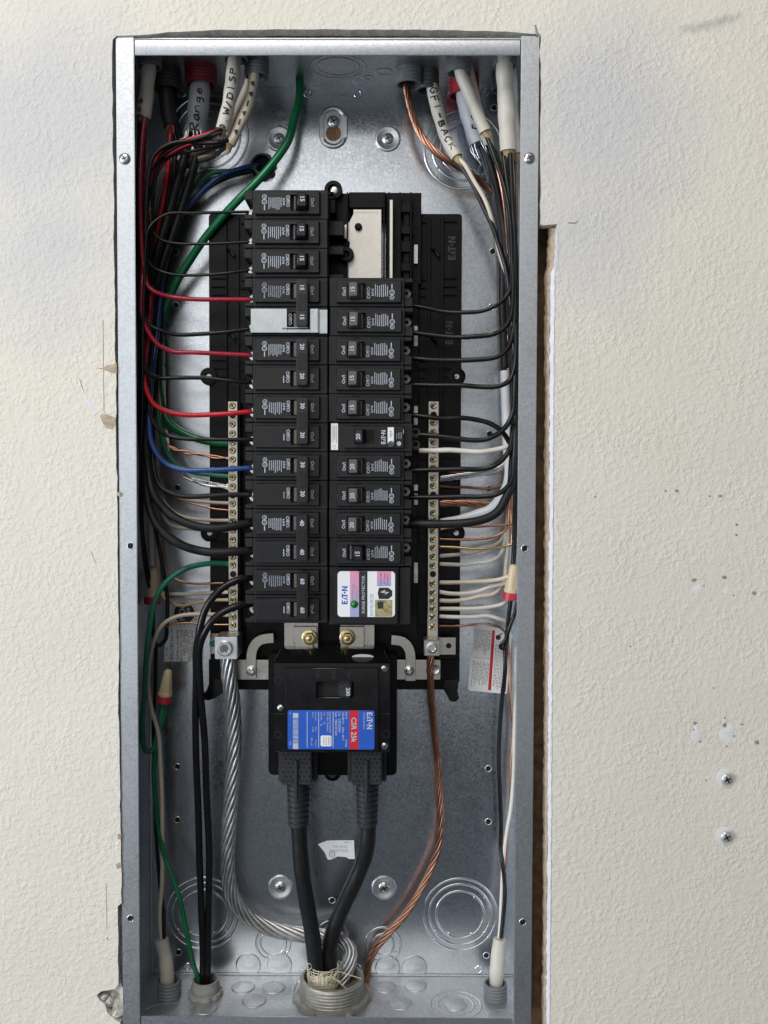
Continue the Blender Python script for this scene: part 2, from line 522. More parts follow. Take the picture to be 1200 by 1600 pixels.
wall = link('wall', me); wall['kind'] = 'structure'

def patch(name, pts, mat, thick=0.35, y=WF, parent=wall, dome=0.0):
    """small irregular scab lying on the wall face"""
    q = [P(a, b, y) for a, b in pts]
    c = Vector((sum(v.x for v in q)/len(q), 0, sum(v.z for v in q)/len(q)))
    n = len(q)
    vs = [(v.x, y-0.02, v.z) for v in q] + [(c.x+(v.x-c.x)*0.72, y-thick, c.z+(v.z-c.z)*0.72) for v in q] + [(c.x, y-thick*1.15-dome, c.z)]
    fs = [(i, (i+1) % n, (i+1) % n+n, i+n) for i in range(n)] + [(n+i, n+(i+1) % n, 2*n) for i in range(n)]
    return MB().add(vs, fs).build(name, mat, parent, smooth=60)
def blob_pts(cx, cy, rx, ry, seed, n=11, j=0.3):
    g = random.Random(seed)
    return [(cx+rx*cos(2*pi*i/n)*g.uniform(1-j, 1+j), cy+ry*sin(2*pi*i/n)*g.uniform(1-j, 1+j)) for i in range(n)]
patch('torn_paper_chip', [(149,575),(160,575),(166,571),(177,569),(182,566),(183,584),(175,583),(168,580),(160,577)], 'torn_paper')
patch('torn_paper_chip', [(156,650),(160,646),(170,648),(180,653),(181,664),(176,671),(165,669),(160,660)], 'torn_paper')
patch('torn_paper_chip', [(182,768),(188,770),(189,776),(183,775)], 'torn_paper')
patch('torn_paper_chip', [(183,1302),(190,1304),(189,1312),(184,1311)], 'torn_paper')
patch('torn_paper_chip', [(180,1350),(188,1347),(189,1356),(183,1358)], 'torn_paper')
patch('scuffed_paint', [(130,618),(136,620),(147,636),(149,642),(143,640),(134,626)], 'torn_white', 0.15)
for i, (x, y, rx, ry) in enumerate([(1091,921,8,8),(1138,924,8,7),(1089,1146,8,16),(1136,1147,12,13),(1085,906,4,3),(1131,902,4,3),(1086,1130,3,3),(1132,1133,3,4)]):
    patch('spackle_patch', blob_pts(x, y, rx, ry, i, 17, 0.42), 'spackle' if i < 4 else 'pencil', 0.25)
for i, (x, y, r) in enumerate([(1040,767,2.2),(1058,767,3.2),(1109,775,2.2),(1126,775,3.2),(1151,820,2.3),(1151,836,2.4),(1178,927,3.6),(1083,908,2),(1085,1140,2.3),(1183,1160,4),(1133,1122,2),(930,776,2),(1103,1219,1.6),(1135,1166,2),(1094,1158,2.6),(1147,1150,2.2),(1100,915,1.8),(1146,930,1.8),(1160,1132,2),(985,1010,1.8),(1115,1075,1.6),(1128,1212,2.4),(1128,1302,2.2),(1050,1195,1.5)]):
    patch('nail_hole', blob_pts(x, y, r, r*0.8, 50+i, 8), 'pencil', 0.12)
def pencil(pts, w=0.35):
    mb = MB()
    q = [P(a, b, WF) for a, b in pts]
    for a, b in zip(q[:-1], q[1:]):
        d = (b-a); n = Vector((-d.z, 0, d.x)).normalized()*w
        mb.add([(a.x-n.x, WF-0.12, a.z-n.z), (a.x+n.x, WF-0.12, a.z+n.z), (b.x+n.x, WF-0.12, b.z+n.z), (b.x-n.x, WF-0.12, b.z-n.z)], [(0, 1, 2, 3)])
    mb.build('pencil_line', 'pencil', wall, smooth=0)
pencil([(161,500),(161.5,560),(162,600),(162.5,645)], 0.28)
pencil([(166,1380),(166.5,1420),(167,1452)], 0.22)
pencil([(124,591),(128,603),(131,612)], 0.3)
pencil([(143,862),(147,874),(150,880)], 0.25)
pencil([(836,39),(838,46),(839,55)], 0.9)
pencil([(888,348),(898,349),(902,346)], 0.6)
pencil([(167,1464),(169,1469)], 0.4)
# torn paper face and crushed gypsum down the right-hand cut
def strip(name, cols, mat, seed, jit=0.5):
    g = random.Random(seed); vs = []; fs = []; k = len(cols[0][1])
    ys = []
    for py, xs in cols: ys.append(py)
    rows = []
    y = cols[0][0]
    while y < cols[-1][0]:
        for a, b in zip(cols[:-1], cols[1:]):
            if a[0] <= y < b[0]:
                t = (y-a[0])/(b[0]-a[0])
                rows.append((y, [(p[0]+(q[0]-p[0])*t, p[1]+(q[1]-p[1])*t) for p, q in zip(a[1], b[1])]))
        y += 7
    rows.append(cols[-1])
    for py, xs in rows:
        for px, d in xs:
            vs.append(P(px+g.uniform(-jit, jit), py, d))
    for i in range(len(rows)-1):
        for j in range(k-1):
            fs.append((i*k+j, i*k+j+1, (i+1)*k+j+1, (i+1)*k+j))
    return MB().add(vs, fs).build(name, mat, wall, smooth=60)
strip('torn_edge', [(358,[(868,1),(869.5,-1.9),(873,-1.75)]),(418,[(866,1),(868,-1.9),(871,-1.7)]),(425,[(859.5,2),(866,-1.9),(867.5,-1.7)]),(900,[(857.5,2),(863,-1.9),(864,-1.7)]),(1300,[(855.5,2),(861,-1.9),(862,-1.7)]),(1655,[(852.5,2),(858,-1.9),(859,-1.7)])], 'torn_white', 3, 0.9)
strip('gypsum_edge', [(356,[(857,12),(861,8),(867,3),(869,0.6)]),(418,[(853,12),(857,8),(863,3),(867,0.6)]),(430,[(851,12),(854,8),(858,3),(860,1.5)]),(900,[(850,12),(852,8),(856,3),(858,1.5)]),(1300,[(848.5,12),(850,8),(854,3),(856,1.5)]),(1655,[(846,12),(848,8),(851,3),(853,1.5)])], 'torn_paper', 4, 1.2)
mb = MB(); q = [P(a, b, 9) for a, b in ((146,1546),(196,1540),(196,1640),(160,1600))]; mb.add([(v.x, 9+random.Random(k).uniform(-2, 2), v.z) for k, v in enumerate(q)], [(0, 1, 2, 3)]); mb.build('plaster_backing', 'gypsum', wall, smooth=0)
mb = MB(); q = [P(a, b, 8) for a, b in ((178,1405),(190,1405),(190,1545),(178,1545))]; mb.add(q, [(0, 1, 2, 3)]); mb.build('plaster_backing', 'gypsum', wall, smooth=0)  # pale strip added behind the left gap so its shade turns grey
# crushed plaster in the broken corner at lower left
for i, (x, y, rx, ry, d) in enumerate([(171,1565,7,9,5),(182,1572,8,13,8),(181,1586,10,7,3),(163,1557,7,5,4),(178,1552,7,5,9)]):
    c = P(x, y, d); g = random.Random(i+70)
    mb = MB(); pr = [(0.01, -4), (rx*0.25, -3.6), (rx*0.5, -1.5), (rx*0.6, 1.5), (rx*0.62, 6)]
    mb.lathe(c, pr, 'y', 9)
    mb.v = [(c.x+(v[0]-c.x)*g.uniform(0.75, 1.2), v[1]+g.uniform(-0.8, 0.8), c.z+(v[2]-c.z)*ry/rx*g.uniform(0.8, 1.2)) for v in mb.v]
    mb.build('plaster_crumb', 'gypsum', wall, smooth=50)

cav = MB(); cav.box(-330, 330, 112, 116, 120, -1000)  # dark backing sheet added to keep world light out of the gaps
o = cav.build('cavity_light_stop', 'cavity_dark', smooth=0); o['kind'] = 'structure'
# framing timber either side of the box
for sx, lab in ((-1, 'brown timber stud behind the drywall, left of the steel box'), (1, 'brown timber stud seen in the gap right of the steel box')):
    mb = MB()
    if sx > 0: mb.box(W2+3.5, W2+41, 42, 104, 60, -980)
    else: mb.box(-W2-41, -W2-5, 30, 104, 60, -980)
    st = mb.build('wood_stud', 'stud_wood', bevel=1.5)
    tag(st, lab, 'stud', 'studs framing the box')
mb = MB(); mb.box(-W2-3, W2+3, 16, 104, 6, 44)
tag(mb.build('wood_header', 'stud_wood', bevel=1.5), 'short timber blocking above the steel box', 'timber')

# wall screws
def pan_screw(mb, c, r, h=2.2):
    """head facing the front, its seat at c"""
    mb.lathe(c, [(0.01, -h), (r*0.45, -h), (r*0.8, -h*0.78), (r, -h*0.3), (r, 0)], 'y', 18)
def cross(mb, c, r, y, w=0.18):
    for a in (0.5, 0.5+pi/2):
        mb.flat(quad2d(-r, r, -r*w, r*w), (c[0], c[2]), y, a)
for (x, y, lab) in ((1134, 1216, 'upper silver screw standing proud of the wall'), (1133, 1306, 'lower silver screw standing proud of the wall')):
    c = P(x, y, WF)
    t = thing('wall_screw', lab, 'screw', c, 'screws in the wall right of the panel')
    mb = MB(); pan_screw(mb, (0, -2.6, 0), 4.8, 2.0); mb.lathe((0, 0, 0), [(1.8, -3), (1.8, 3)], 'y', 10)
    mb.build('screw_head', 'screw_wall', t)
    mb = MB(); cross(mb, (0, 0, 0), 2.9, -4.75, 0.24); mb.build('drive_recess', 'print_black', t, smooth=0)
    mb = MB(); mb.lathe((-1.2, 0.02, 0.8), [(0.01, -0.35), (5.0, -0.35), (7.6, 0.0)], 'y', 16); mb.build('filler_ring', 'spackle', t)

# ------------------------------------------------------------------ the steel box
box = thing('electrical_panel_box', 'galvanised steel electrical panel box recessed in the cream wall', 'panel box', (0, 0, 0))
T = 1.3
mb = MB(); mb.box(-W2, W2, BD, BD+T, 0, -BH); back = mb.build('back_panel', 'steel_back', box, smooth=0)
mb = MB(); mb.box(-W2, -W2+T, T, BD, 0, -BH); left = mb.build('side_panel', 'steel', box, smooth=0)
mb = MB(); mb.box(W2-T, W2, T, BD, 0, -BH); right = mb.build('side_panel', 'steel', box, smooth=0)
mb = MB(); mb.box(-W2+T, W2-T, T, BD, 0, -T); top = mb.build('top_panel', 'steel', box, smooth=0)
mb = MB(); mb.box(-W2+T, W2-T, T, BD, -BH, -BH+T); bot = mb.build('bottom_panel', 'steel_bottom', box, smooth=0)
FW = 15.6
mb = MB(); mb.box(-W2, -W2+FW, 0, T-.05, 1.5, -BH); fl_l = mb.build('flange', 'steel_flange', box, bevel=0.5, seg=2)
mb = MB(); mb.box(W2-FW, W2, 0, T-.05, 1.5, -BH); fl_r = mb.build('flange', 'steel_flange', box, bevel=0.5, seg=2)
# head flange with its rolled upper edge
mb = MB()
pr = [(0.2, -15.2), (-0.3, -14.6), (-0.3, -3.6), (0.0, -2.4), (0.9, -0.9), (2.2, 0.0), (3.4, 0.2), (3.4, -1), (1.2, -3.2), (1.2, -15.2)]
x0, x1 = -W2+FW+1.0, W2-FW-1.0
n = len(pr)
mb.add([(x0, y, z) for y, z in pr]+[(x1, y, z) for y, z in pr], [(i, (i+1) % n, (i+1) % n+n, i+n) for i in range(n)]+[tuple(range(n)), tuple(range(2*n-1, n-1, -1))])
fl_t = mb.build('flange', 'steel_flange', box, smooth=50)
mb = MB(); mb.box(x0, x1, 0.1, T-.05, -BH+15.4, -BH-1); fl_b = mb.build('flange', 'steel_flange', box, smooth=0)
mb = MB(); mb.box(-W2+T, -W2+T+1.2, BD-3.5, BD-0.1, -T, -BH+T); mb.build('seam', 'steel', left, bevel=0.5)
mb = MB(); mb.box(-W2+T+2, W2-T-2, BD-1.6, BD-0.05, -BH+T+.1, -BH+T+1.9); mb.build('seam', 'steel', bot, bevel=0.6, seg=2)

def ring_ridge(c, r, axis, parent, name='knockout_ring', w=1.1, h=0.38, mat='steel_back', n=44):
    """embossed circular score line standing out of a panel (towards the inside of the box)"""
    mb = MB()
    if axis == 'y': prof = [(r-w, 0.0), (r-w*0.4, -h), (r+w*0.4, -h), (r+w, 0.0)]
    elif axis == 'z': prof = [(r-w, 0.0), (r-w*0.4, h), (r+w*0.4, h), (r+w, 0.0)]
    elif axis == '-z': prof = [(r-w, 0.0), (r-w*0.4, -h), (r+w*0.4, -h), (r+w, 0.0)]
    else: prof = [(r-w, 0.0), (r-w*0.4, h), (r+w*0.4, h), (r+w, 0.0)]
    ax = {'y': 'y', 'z': 'z', '-z': 'z', 'x': 'x'}[axis]
    vs = MB(); vs.lathe(c, prof, ax, n)
    vs.f = [f for f in vs.f if len(f) == 4]; vs.m = vs.m[:len(vs.f)]
    return vs.build(name, mat, parent, smooth=80)
def stake(mb, c, axis):
    mb.lathe(c, [(0.01, -0.7), (0.9, -0.6), (1.5, 0.0)], axis, 8)
def knockout_back(px, py, radii_px, stakes=()):
    c = P(px, py, BD); k = FPX/(CD+BD)
    for r in radii_px: ring_ridge((c.x, BD, c.z), r/k, 'y', back)
    mb = MB()
    for r, a in stakes:
        stake(mb, (c.x+r/k*cos(radians(a)), BD, c.z+r/k*sin(radians(a))), 'y')
    if stakes: mb.build('knockout_tie', 'screw_zinc', back)
ST = [(58, 225), (48, 215), (36, 240), (36, 300), (48, 35), (58, -40), (36, 50), (48, 322)]
knockout_back(317, 1427, (58, 49, 38), ST)
knockout_back(719, 1429, (58, 49, 38), ST)
knockout_back(325, 212, (62, 50, 38, 26), ST[:4])
knockout_back(724, 234, (60, 47, 35), ST)
knockout_back(427, 1474, (27, 20), [(24, 245), (24, 320)])
knockout_back(599, 1476, (28, 17), [(22, -30), (22, 220)])
knockout_back(520, 1462, (24, 16), [])
def raised_disc(c, r, axis, parent, h=0.5, mat='steel', sgn=1):
    mb = MB(); mb.lathe(c, [(r, 0), (r*0.96, sgn*h*0.8), (r*0.9, sgn*h), (0.01, sgn*h)], axis, 30)
    return mb.build('knockout', mat, parent, smooth=60)
for px, py in ((388,1508),(437,1508),(606,1512),(648,1512)):
    c = P(px, py, BD); raised_disc((c.x, BD, c.z), 12.5, 'y', back, 0.35, 'steel_back', -1)
def Pz(px, py, z):
    d = FWD + RIGHT*((px-600)/FPX) + UP*((800-py)/FPX)
    return CAMP + d*((z-CZ)/d.z)
ZB = -BH+T
for px, py, r in ((380,1543,11.5),(428,1543,11.5),(397,1564,11.5),(321,1575,11.5),(602,1542,11),(650,1541,11),(626,1568,11),(470,1532,5)):
    c = Pz(px, py, ZB); raised_disc((c.x, c.y, ZB), r, 'z', bot, 0.7, 'steel_bottom')
c = Pz(712, 1570, ZB)
for r in (24, 17): ring_ridge((c.x, c.y, ZB), r, 'z', bot, mat='steel_bottom')
raised_disc((c.x, c.y, ZB), 11, 'z', bot, 0.7, 'steel_bottom')
for px, py, r in ((258,1590,25),(785,1590,13)):
    c = Pz(px, py, ZB); ring_ridge((c.x, c.y, ZB), r, 'z', bot, mat='steel_bottom')
c = Pz(520, 1548, ZB); ring_ridge((c.x, c.y, ZB), 38, 'z', bot, mat='steel_bottom')
ZT = -T
for px, py, r in ((528,104,25),(528,104,19),(600,112,7),(575,121,4)):
    c = Pz(px, py, ZT); ring_ridge((c.x, c.y, ZT), r, '-z', top, mat='steel')
for z in (-770, -810, -745):
    ring_ridge((-W2+T, 55, z), 14, 'x', left, mat='steel')
# dished fixing points with screws, keyhole, holes, rivets
def dish(px, py, r_px, screw=True):
    k = FPX/(CD+BD); c = P(px, py, BD); r = r_px/k
    mb = MB(); mb.lathe((c.x, BD, c.z), [(r, 0), (r*.97, -1.1), (r*.90, -1.6), (r*.78, -1.3), (r*.58, -0.6), (r*.42, -0.2), (0.01, -0.2)], 'y', 36)
    d = mb.build('fixing_dish', 'steel', back, smooth=70)
    d2 = MB(); pan_screw(d2, (c.x, BD-0.2, c.z), r*.44, 2.0); d2.build('screw', 'screw_zinc', d)
    d3 = MB(); cross(d3, (c.x, 0, c.z), r*.24, BD-2.4); d3.build('drive_recess', 'print_black', d, smooth=0)
for q in ((436,217,20),(606,217,20),(438,1386,20),(600,1387,20)): dish(*q)
k = FPX/(CD+BD); c = P(521, 199, BD)
mb = MB()
outl = rrect(-22/k, 22/k, -33/k, 33/k, 21.5/k, 8); inn = rrect(-14/k, 14/k, -25/k, 25/k, 13.5/k, 8); n = len(outl)
vs = [(c.x+x, BD, c.z+z) for x, z in outl]+[(c.x+x*.94, BD-1.4, c.z+z*.95) for x, z in outl]+[(c.x+x*1.05, BD-1.2, c.z+z*1.04) for x, z in inn]+[(c.x+x, BD-0.1, c.z+z) for x, z in inn]
fs = [(j*n+i, j*n+(i+1) % n, (j+1)*n+(i+1) % n, (j+1)*n+i) for j in range(3) for i in range(n)]+[tuple(range(3*n, 4*n))]
kd = mb.add(vs, fs).build('keyhole_dish', 'steel', back, smooth=60)
mb = MB(); mb.flat(disc2d(12/k), (c.x, c.z-9/k), BD-0.35); mb.build('keyhole', 'hole_brown', kd, smooth=0)
mb = MB(); mb.flat(quad2d(-0.25, 0.25, -12/k, 12/k), (c.x+2/k, c.z-9/k), BD-0.45); mb.build('sheathing_joint', 'cavity_dark', kd, smooth=0)
mb = MB(); pan_screw(mb, (c.x, BD-.3, c.z+8/k), 10/k, 2.5); mb.build('screw', 'screw_zinc', kd)
mb = MB(); cross(mb, (c.x, 0, c.z+8/k), 5.5/k, BD-3.0); mb.build('drive_recess', 'print_black', kd, smooth=0)
def hole_at(c, r, y, parent, rim='screw_zinc'):
    mb = MB(); mb.lathe((c.x, y, c.z), [(r*1.35, 0), (r*1.2, -0.35), (r, -0.2), (r*.96, 0.2)], 'y', 18)
    mb.f = [f for f in mb.f if len(f) == 4]; mb.m = mb.m[:len(mb.f)]
    h = mb.build('punched_hole', rim, parent, smooth=70)
    mb = MB(); mb.flat(disc2d(r), (c.x, c.z), y-0.06); mb.build('hole', 'void_black', h, smooth=0)
for px, py in ((274,394),(275,477),(277,762),(277,1198),(277,1281),(770,393),(768,480),(765,678),(764,764),(763,1201),(763,1284),(279,1488),(760,1493),(519,1407),(772,168)):
    hole_at(P(px, py, BD), 2.6, BD, back)
for px, py in ((284,146),(481,147),(559,147),(757,145),(293,1511),(748,1515),(557,1512)):
    c = P(px, py, BD); ring_ridge((c.x, BD, c.z), 3.4, 'y', back, 'rivet', 1.1, 0.9, n=20)
for px, py, par in ((204,853,fl_l),(204,1435,fl_l),(820,857,fl_r),(817,1441,fl_r)):
    c = P(px, py, 0); hole_at(c, 2.5, -0.02, par)
for px, py, par in ((195,248,fl_l),(827,247,fl_r)):
    c = P(px, py, 0)
    mb = MB(); pan_screw(mb, (c.x, 0, c.z), 4.9, 2.2); s = mb.build('screw', 'screw_zinc', par)
    mb = MB(); cross(mb, (c.x, 0, c.z), 2.7, -2.35); mb.build('drive_recess', 'print_black', s, smooth=0)

# ------------------------------------------------------------------ interior: tray, bus, neutral bars
tray = thing('breaker_tray', 'black moulded plastic breaker tray fixed inside the steel box', 'breaker tray', P(520, 1075, 90))
TO = P(520, 1075, 90)
def X(px, y): return P(px, 700, y).x
def bx(mb, px0, py0, px1, py1, y0, y1):
    a = P(px0, py0, y0); b = P(px1, py1, y0)
    mb.box(a.x, b.x, y0, y1, a.z, b.z)
YW = 68
mb = MB()
a = P(326, 334, YW); b = P(400, 1068, YW)
mb.prism(rrect(a.x, b.x, b.z, a.z, 3), YW, YW+6); mb.box(a.x+1, a.x+3, YW+6, BD-1, b.z+2, a.z-2)
mb.build('side_wing', 'tray_black', tray, bevel=0.5, org=TO)
mb = MB()
a2 = P(640, 334, YW); b2 = P(718, 1068, YW)
mb.prism(rrect(a2.x, b2.x, b2.z, a2.z, 3), YW, YW+6); mb.box(b2.x-3, b2.x-1, YW+6, BD-1, b2.z+2, a2.z-2)
mb.build('side_wing', 'tray_black', tray, bevel=0.5, org=TO)
def rib(px0, py0, px1, py1, h=3.0):
    mb = MB(); bx(mb, px0, py0, px1, py1, YW-h, YW+0.5); mb.build('rib', 'tray_black', tray, bevel=0.3, org=TO)
for x in (354, 373): rib(x, 338, x+2, 1066)
for x in (668, 688): rib(x, 338, x+2, 1066)
for i, y in enumerate((345, 434, 447, 460, 562, 575, 588, 690, 715, 762, 830, 845, 975, 1035)):
    rib(330, y, 352, y+1.6, 2.2); rib(376, y+3, 388, y+4.6, 2.2); rib(691, y, 714, y+1.6, 2.2); rib(655, y+2, 666, y+3.6, 2.2)
for x, y in ((360, 395), (362, 525), (680, 395), (676, 530)):
    mb = MB(); c = P(x, y, YW)
    mb.tube([(c.x-3, YW+1, c.z+3), (c.x-1, YW-2, c.z+2), (c.x+1.5, YW-4, c.z-1), (c.x+4, YW-4, c.z-4)], 1.6, 8)
    mb.build('hook', 'tray_black', tray, org=TO)
for x, y in ((326, 588), (714, 588), (327, 833), (713, 833)):
    c = P(x, y, YW-2); mb = MB()
    mb.lathe((c.x, YW-2, c.z), [(3.2, 2.0), (3.2, -0.8), (5.6, -1.0), (8.1, -0.6), (8.3, 3), (8.3, 8)], 'y', 26)
    e = mb.build('mounting_ear', 'tray_black', tray, org=TO)
    mb = MB(); mb.lathe((c.x, YW-0.5, c.z), [(0.01, 0), (2.4, 0.0), (3.1, 1)], 'y', 14); mb.build('ear_hole', 'screw_zinc', e, org=TO)
# centre section
YC = 50
mb = MB(); bx(mb, 505, 302, 548, 440, YC+6, BD-8); bx(mb, 545, 300, 603, 325, YC, BD-8); bx(mb, 603, 301, 658, 445, YC+8, BD-8)
bx(mb, 516, 440, 640, 1010, YC+10, BD-8); bx(mb, 384, 440, 516, 1010, YC+10, BD-8); bx(mb, 384, 330, 516, 440, YC+12, BD-8)
bx(mb, 640, 440, 652, 1010, YC+6, BD-10)
mb.build('centre_section', 'tray_black', tray, bevel=0.6, org=TO)
for x in (541.5, 599, 607, 624, 641): 
    mb = MB(); bx(mb, x, 300, x+2, 444, YC-6, YC+9); mb.build('rib', 'tray_black', tray, bevel=0.3, org=TO)
mb = MB(); bx(mb, 609, 312, 613.5, 444, YC-8, YC+4); mb.build('bus_edge', 'bus_plate', tray, bevel=0.3, org=TO)
mb = MB()
for y0, y1 in ((315, 332), (352, 366), (376, 394), (410, 424)): bx(mb, 627, y0, 645, y1, YC-6, YC+8)
bx(mb, 630, 330, 640, 436, YC-2, YC+8)
mb.build('stab_carrier', 'tray_black', tray, bevel=0.7, org=TO)
for y0, y1 in ((360, 364),):
    mb = MB(); bx(mb, 630, y0, 639, y1, YC-4, YC-1); mb.build('stab', 'bus_plate', tray, bevel=0.2, org=TO)
for (y0, y1) in ((382, 412), (509, 517), (523, 541), (634, 667), (757, 767), (771, 789), (879, 911)):
    mb = MB(); bx(mb, 646.5, y0, 653, y1, YC+3, YC+5.5); mb.build('stab', 'bus_plate', tray, bevel=0.3, org=TO)
mb = MB()
pl = [(552,327),(596,327),(596,444),(543,444),(543,400),(546,393),(546,378),(538,371),(520,370),(520,353),(538,352),(546,346),(549,340),(552,334)]
q = [P(a, b, YC-2) for a, b in pl]; mb.prism([(v.x, v.z) for v in q], YC-2, YC-0.5)
bp = mb.build('bus_bar', 'bus_plate', tray, bevel=0.3, org=TO)
for x, y in ((560, 355), (560, 441)):
    c = P(x, y, YC-2); mb = MB(); mb.lathe((c.x, YC-2, c.z), [(0.01, -3.5), (2, -3.5), (3.4, -2), (3.4, 0)], 'y', 16); mb.build('plastic_rivet', 'tray_black', bp, org=TO)
mb = MB(); c = P(572, 330, YC-2)
for i in range(14): mb.flat(quad2d(0, 1.1, 0, 0.5), (c.x-11+i*1.6, c.z-1.6), YC-2.05)
mb.build('printed_text', 'print_grey', bp, smooth=0, org=TO)
for (y0, y1) in ((345, 368), (384, 398), (428, 441)):
    mb = MB(); bx(mb, 513, y0, 537, y1, YC-18, YC-3); mb.build('stab_guard', 'case_black', tray, bevel=0.6, org=TO)
c = P(521, 297, YC); mb = MB()
mb.lathe((c.x, YC, c.z), [(5.0, 4), (5.0, -2), (8.2, -2), (8.2, 10)], 'y', 24); e = mb.build('mounting_ear', 'tray_black', tray, org=TO)
mb = MB(); pan_screw(mb, (c.x+1, YC+2, c.z), 4.6, 2.5); mb.build('screw', 'screw_zinc', e, org=TO)
mb = MB(); c = P(518, 305, YC-14); mb.lathe((c.x, YC-14, c.z), [(1.6, 10), (1.6, 0), (3.4, 0), (3.4, 16)], 'y', 18)
a = P(519, 318, YC-10); mb.box(a.x-3, a.x+3, YC-12, YC+2, a.z-9, a.z+6); mb.build('guide_post', 'tray_black', tray, bevel=0.4, org=TO)
c = P(541, 398, YC-4); mb = MB(); mb.lathe((c.x, YC-4, c.z), [(1.5, -2), (3, -4), (6.2, -4), (7.0, -2), (7.0, 4)], 'y', 22); mb.build('mounting_ear', 'tray_black', tray, org=TO)
# moulded lettering on the wing
for px, py, s in ((706, 388, 7.0), (702, 520, 7.0)):
    c = P(px, py, YW); mb = MB(); mb.flat(logo2d(s), (c.x, c.z), YW-0.25, pi/2); mb.build('moulded_lettering', 'print_emboss', tray, smooth=0, org=TO)
# lower feet, skirt
mb = MB(); bx(mb, 326, 1030, 430, 1078, YW-2, BD-3); bx(mb, 610, 1030, 716, 1078, YW-2, BD-3)
bx(mb, 384, 968, 640, 1050, 58, BD-3)
mb.build('lower_skirt', 'tray_black', tray, bevel=0.8, org=TO)
for pts in ([(330,1060),(352,1062),(352,1080),(335,1092),(325,1095),(314,1092),(313,1087),(322,1080)], [(716,1060),(694,1062),(690,1072),(697,1084),(703,1096),(712,1097),(718,1092),(715,1080)]):
    q = [P(a, b, YW-4) for a, b in pts]; mb = MB(); mb.prism([(v.x, v.z) for v in q], YW-4, YW+10); mb.build('foot', 'main_black', tray, bevel=0.8, org=TO)

# brass terminal screw, shared mesh
def term_screw_mesh():
    mb = MB(); mb.lathe((0, 0, 0), [(0.01, -0.4), (0.5, -0.4), (0.9, -1.3), (2.3, -1.5), (3.0, -1.0), (3.2, 0)], 'y', 14)
    o = mb.build('screw', 'screw_brass'); me = o.data; bpy.data.objects.remove(o); return me
def slot_mesh():
    mb = MB(); mb.flat(quad2d(-2.3, 2.3, -.45, .45), (0, 0), -1.62, 0.9); mb.flat(quad2d(-1.6, 1.6, -.4, .4), (0, 0), -1.63, 0.9+pi/2)
    mb.flat(disc2d(0.9, 10), (0, 0), -1.64)
    o = mb.build('drive_recess', 'print_black', smooth=0); me = o.data; bpy.data.objects.remove(o); return me
TS, SL = term_screw_mesh(), slot_mesh()
YN = 52
def neutral_bar(label, px0, px1, py0, py1, screws, holes, shift):
    a = P(px0, py0, YN); b = P(px1, py1, YN)
    org = P((px0+px1)/2, py1, YN)
    t = thing('neutral_bar', label, 'terminal bar', org, 'neutral terminal bars')
    mb = MB(); xm = (a.x+b.x)/2; w = abs(b.x-a.x)/2
    tp = P(px0, py0, YN).z; bt = P(px0, py1, YN).z
    # the bar leans a little with the tray in the picture
    mb.box(xm-w, xm+w, YN, YN+11, bt, tp)
    mb.build('bar', 'tinned', t, bevel=0.35, org=org)
    mb = MB(); mb.box(xm+w, xm+w+1.6, YN+4, YN+13, bt, tp); mb.build('bar_carrier', 'tray_black', t, org=org)
    g = random.Random(px0)
    for py in screws:
        z = P((px0+px1)/2, py, YN).z
        s = link('screw', TS, t); s.location = Vector((xm-org.x-0.2, YN-0.05-org.y, z-org.z))*MM; s.rotation_euler = (0, g.uniform(0, 3), 0)
        d = link('drive_recess', SL, s)
    for py in holes:
        z = P((px0+px1)/2, py, YN).z
        mb = MB(); mb.flat(disc2d(3.0), (xm, z), YN-0.05); mb.build('terminal_hole', 'void_black', t, smooth=0, org=org)
    return t
neutral_bar('tinned neutral bar with brass screws on the left of the breakers', 356, 372, 627, 992,
            [634,663,677,691,704,718,732,746,760,787,801,814,828,843,857,870,883,925,938,951,964,977], [649,774,897,911], 0)
neutral_bar('tinned neutral bar with brass screws on the right of the breakers', 669.5, 684, 627, 1000,
            [634,660,675,690,704,718,731,747,759,787,801,814,829,843,856,870,884,912,926,939,952,965,980], [648,773,897], 0)

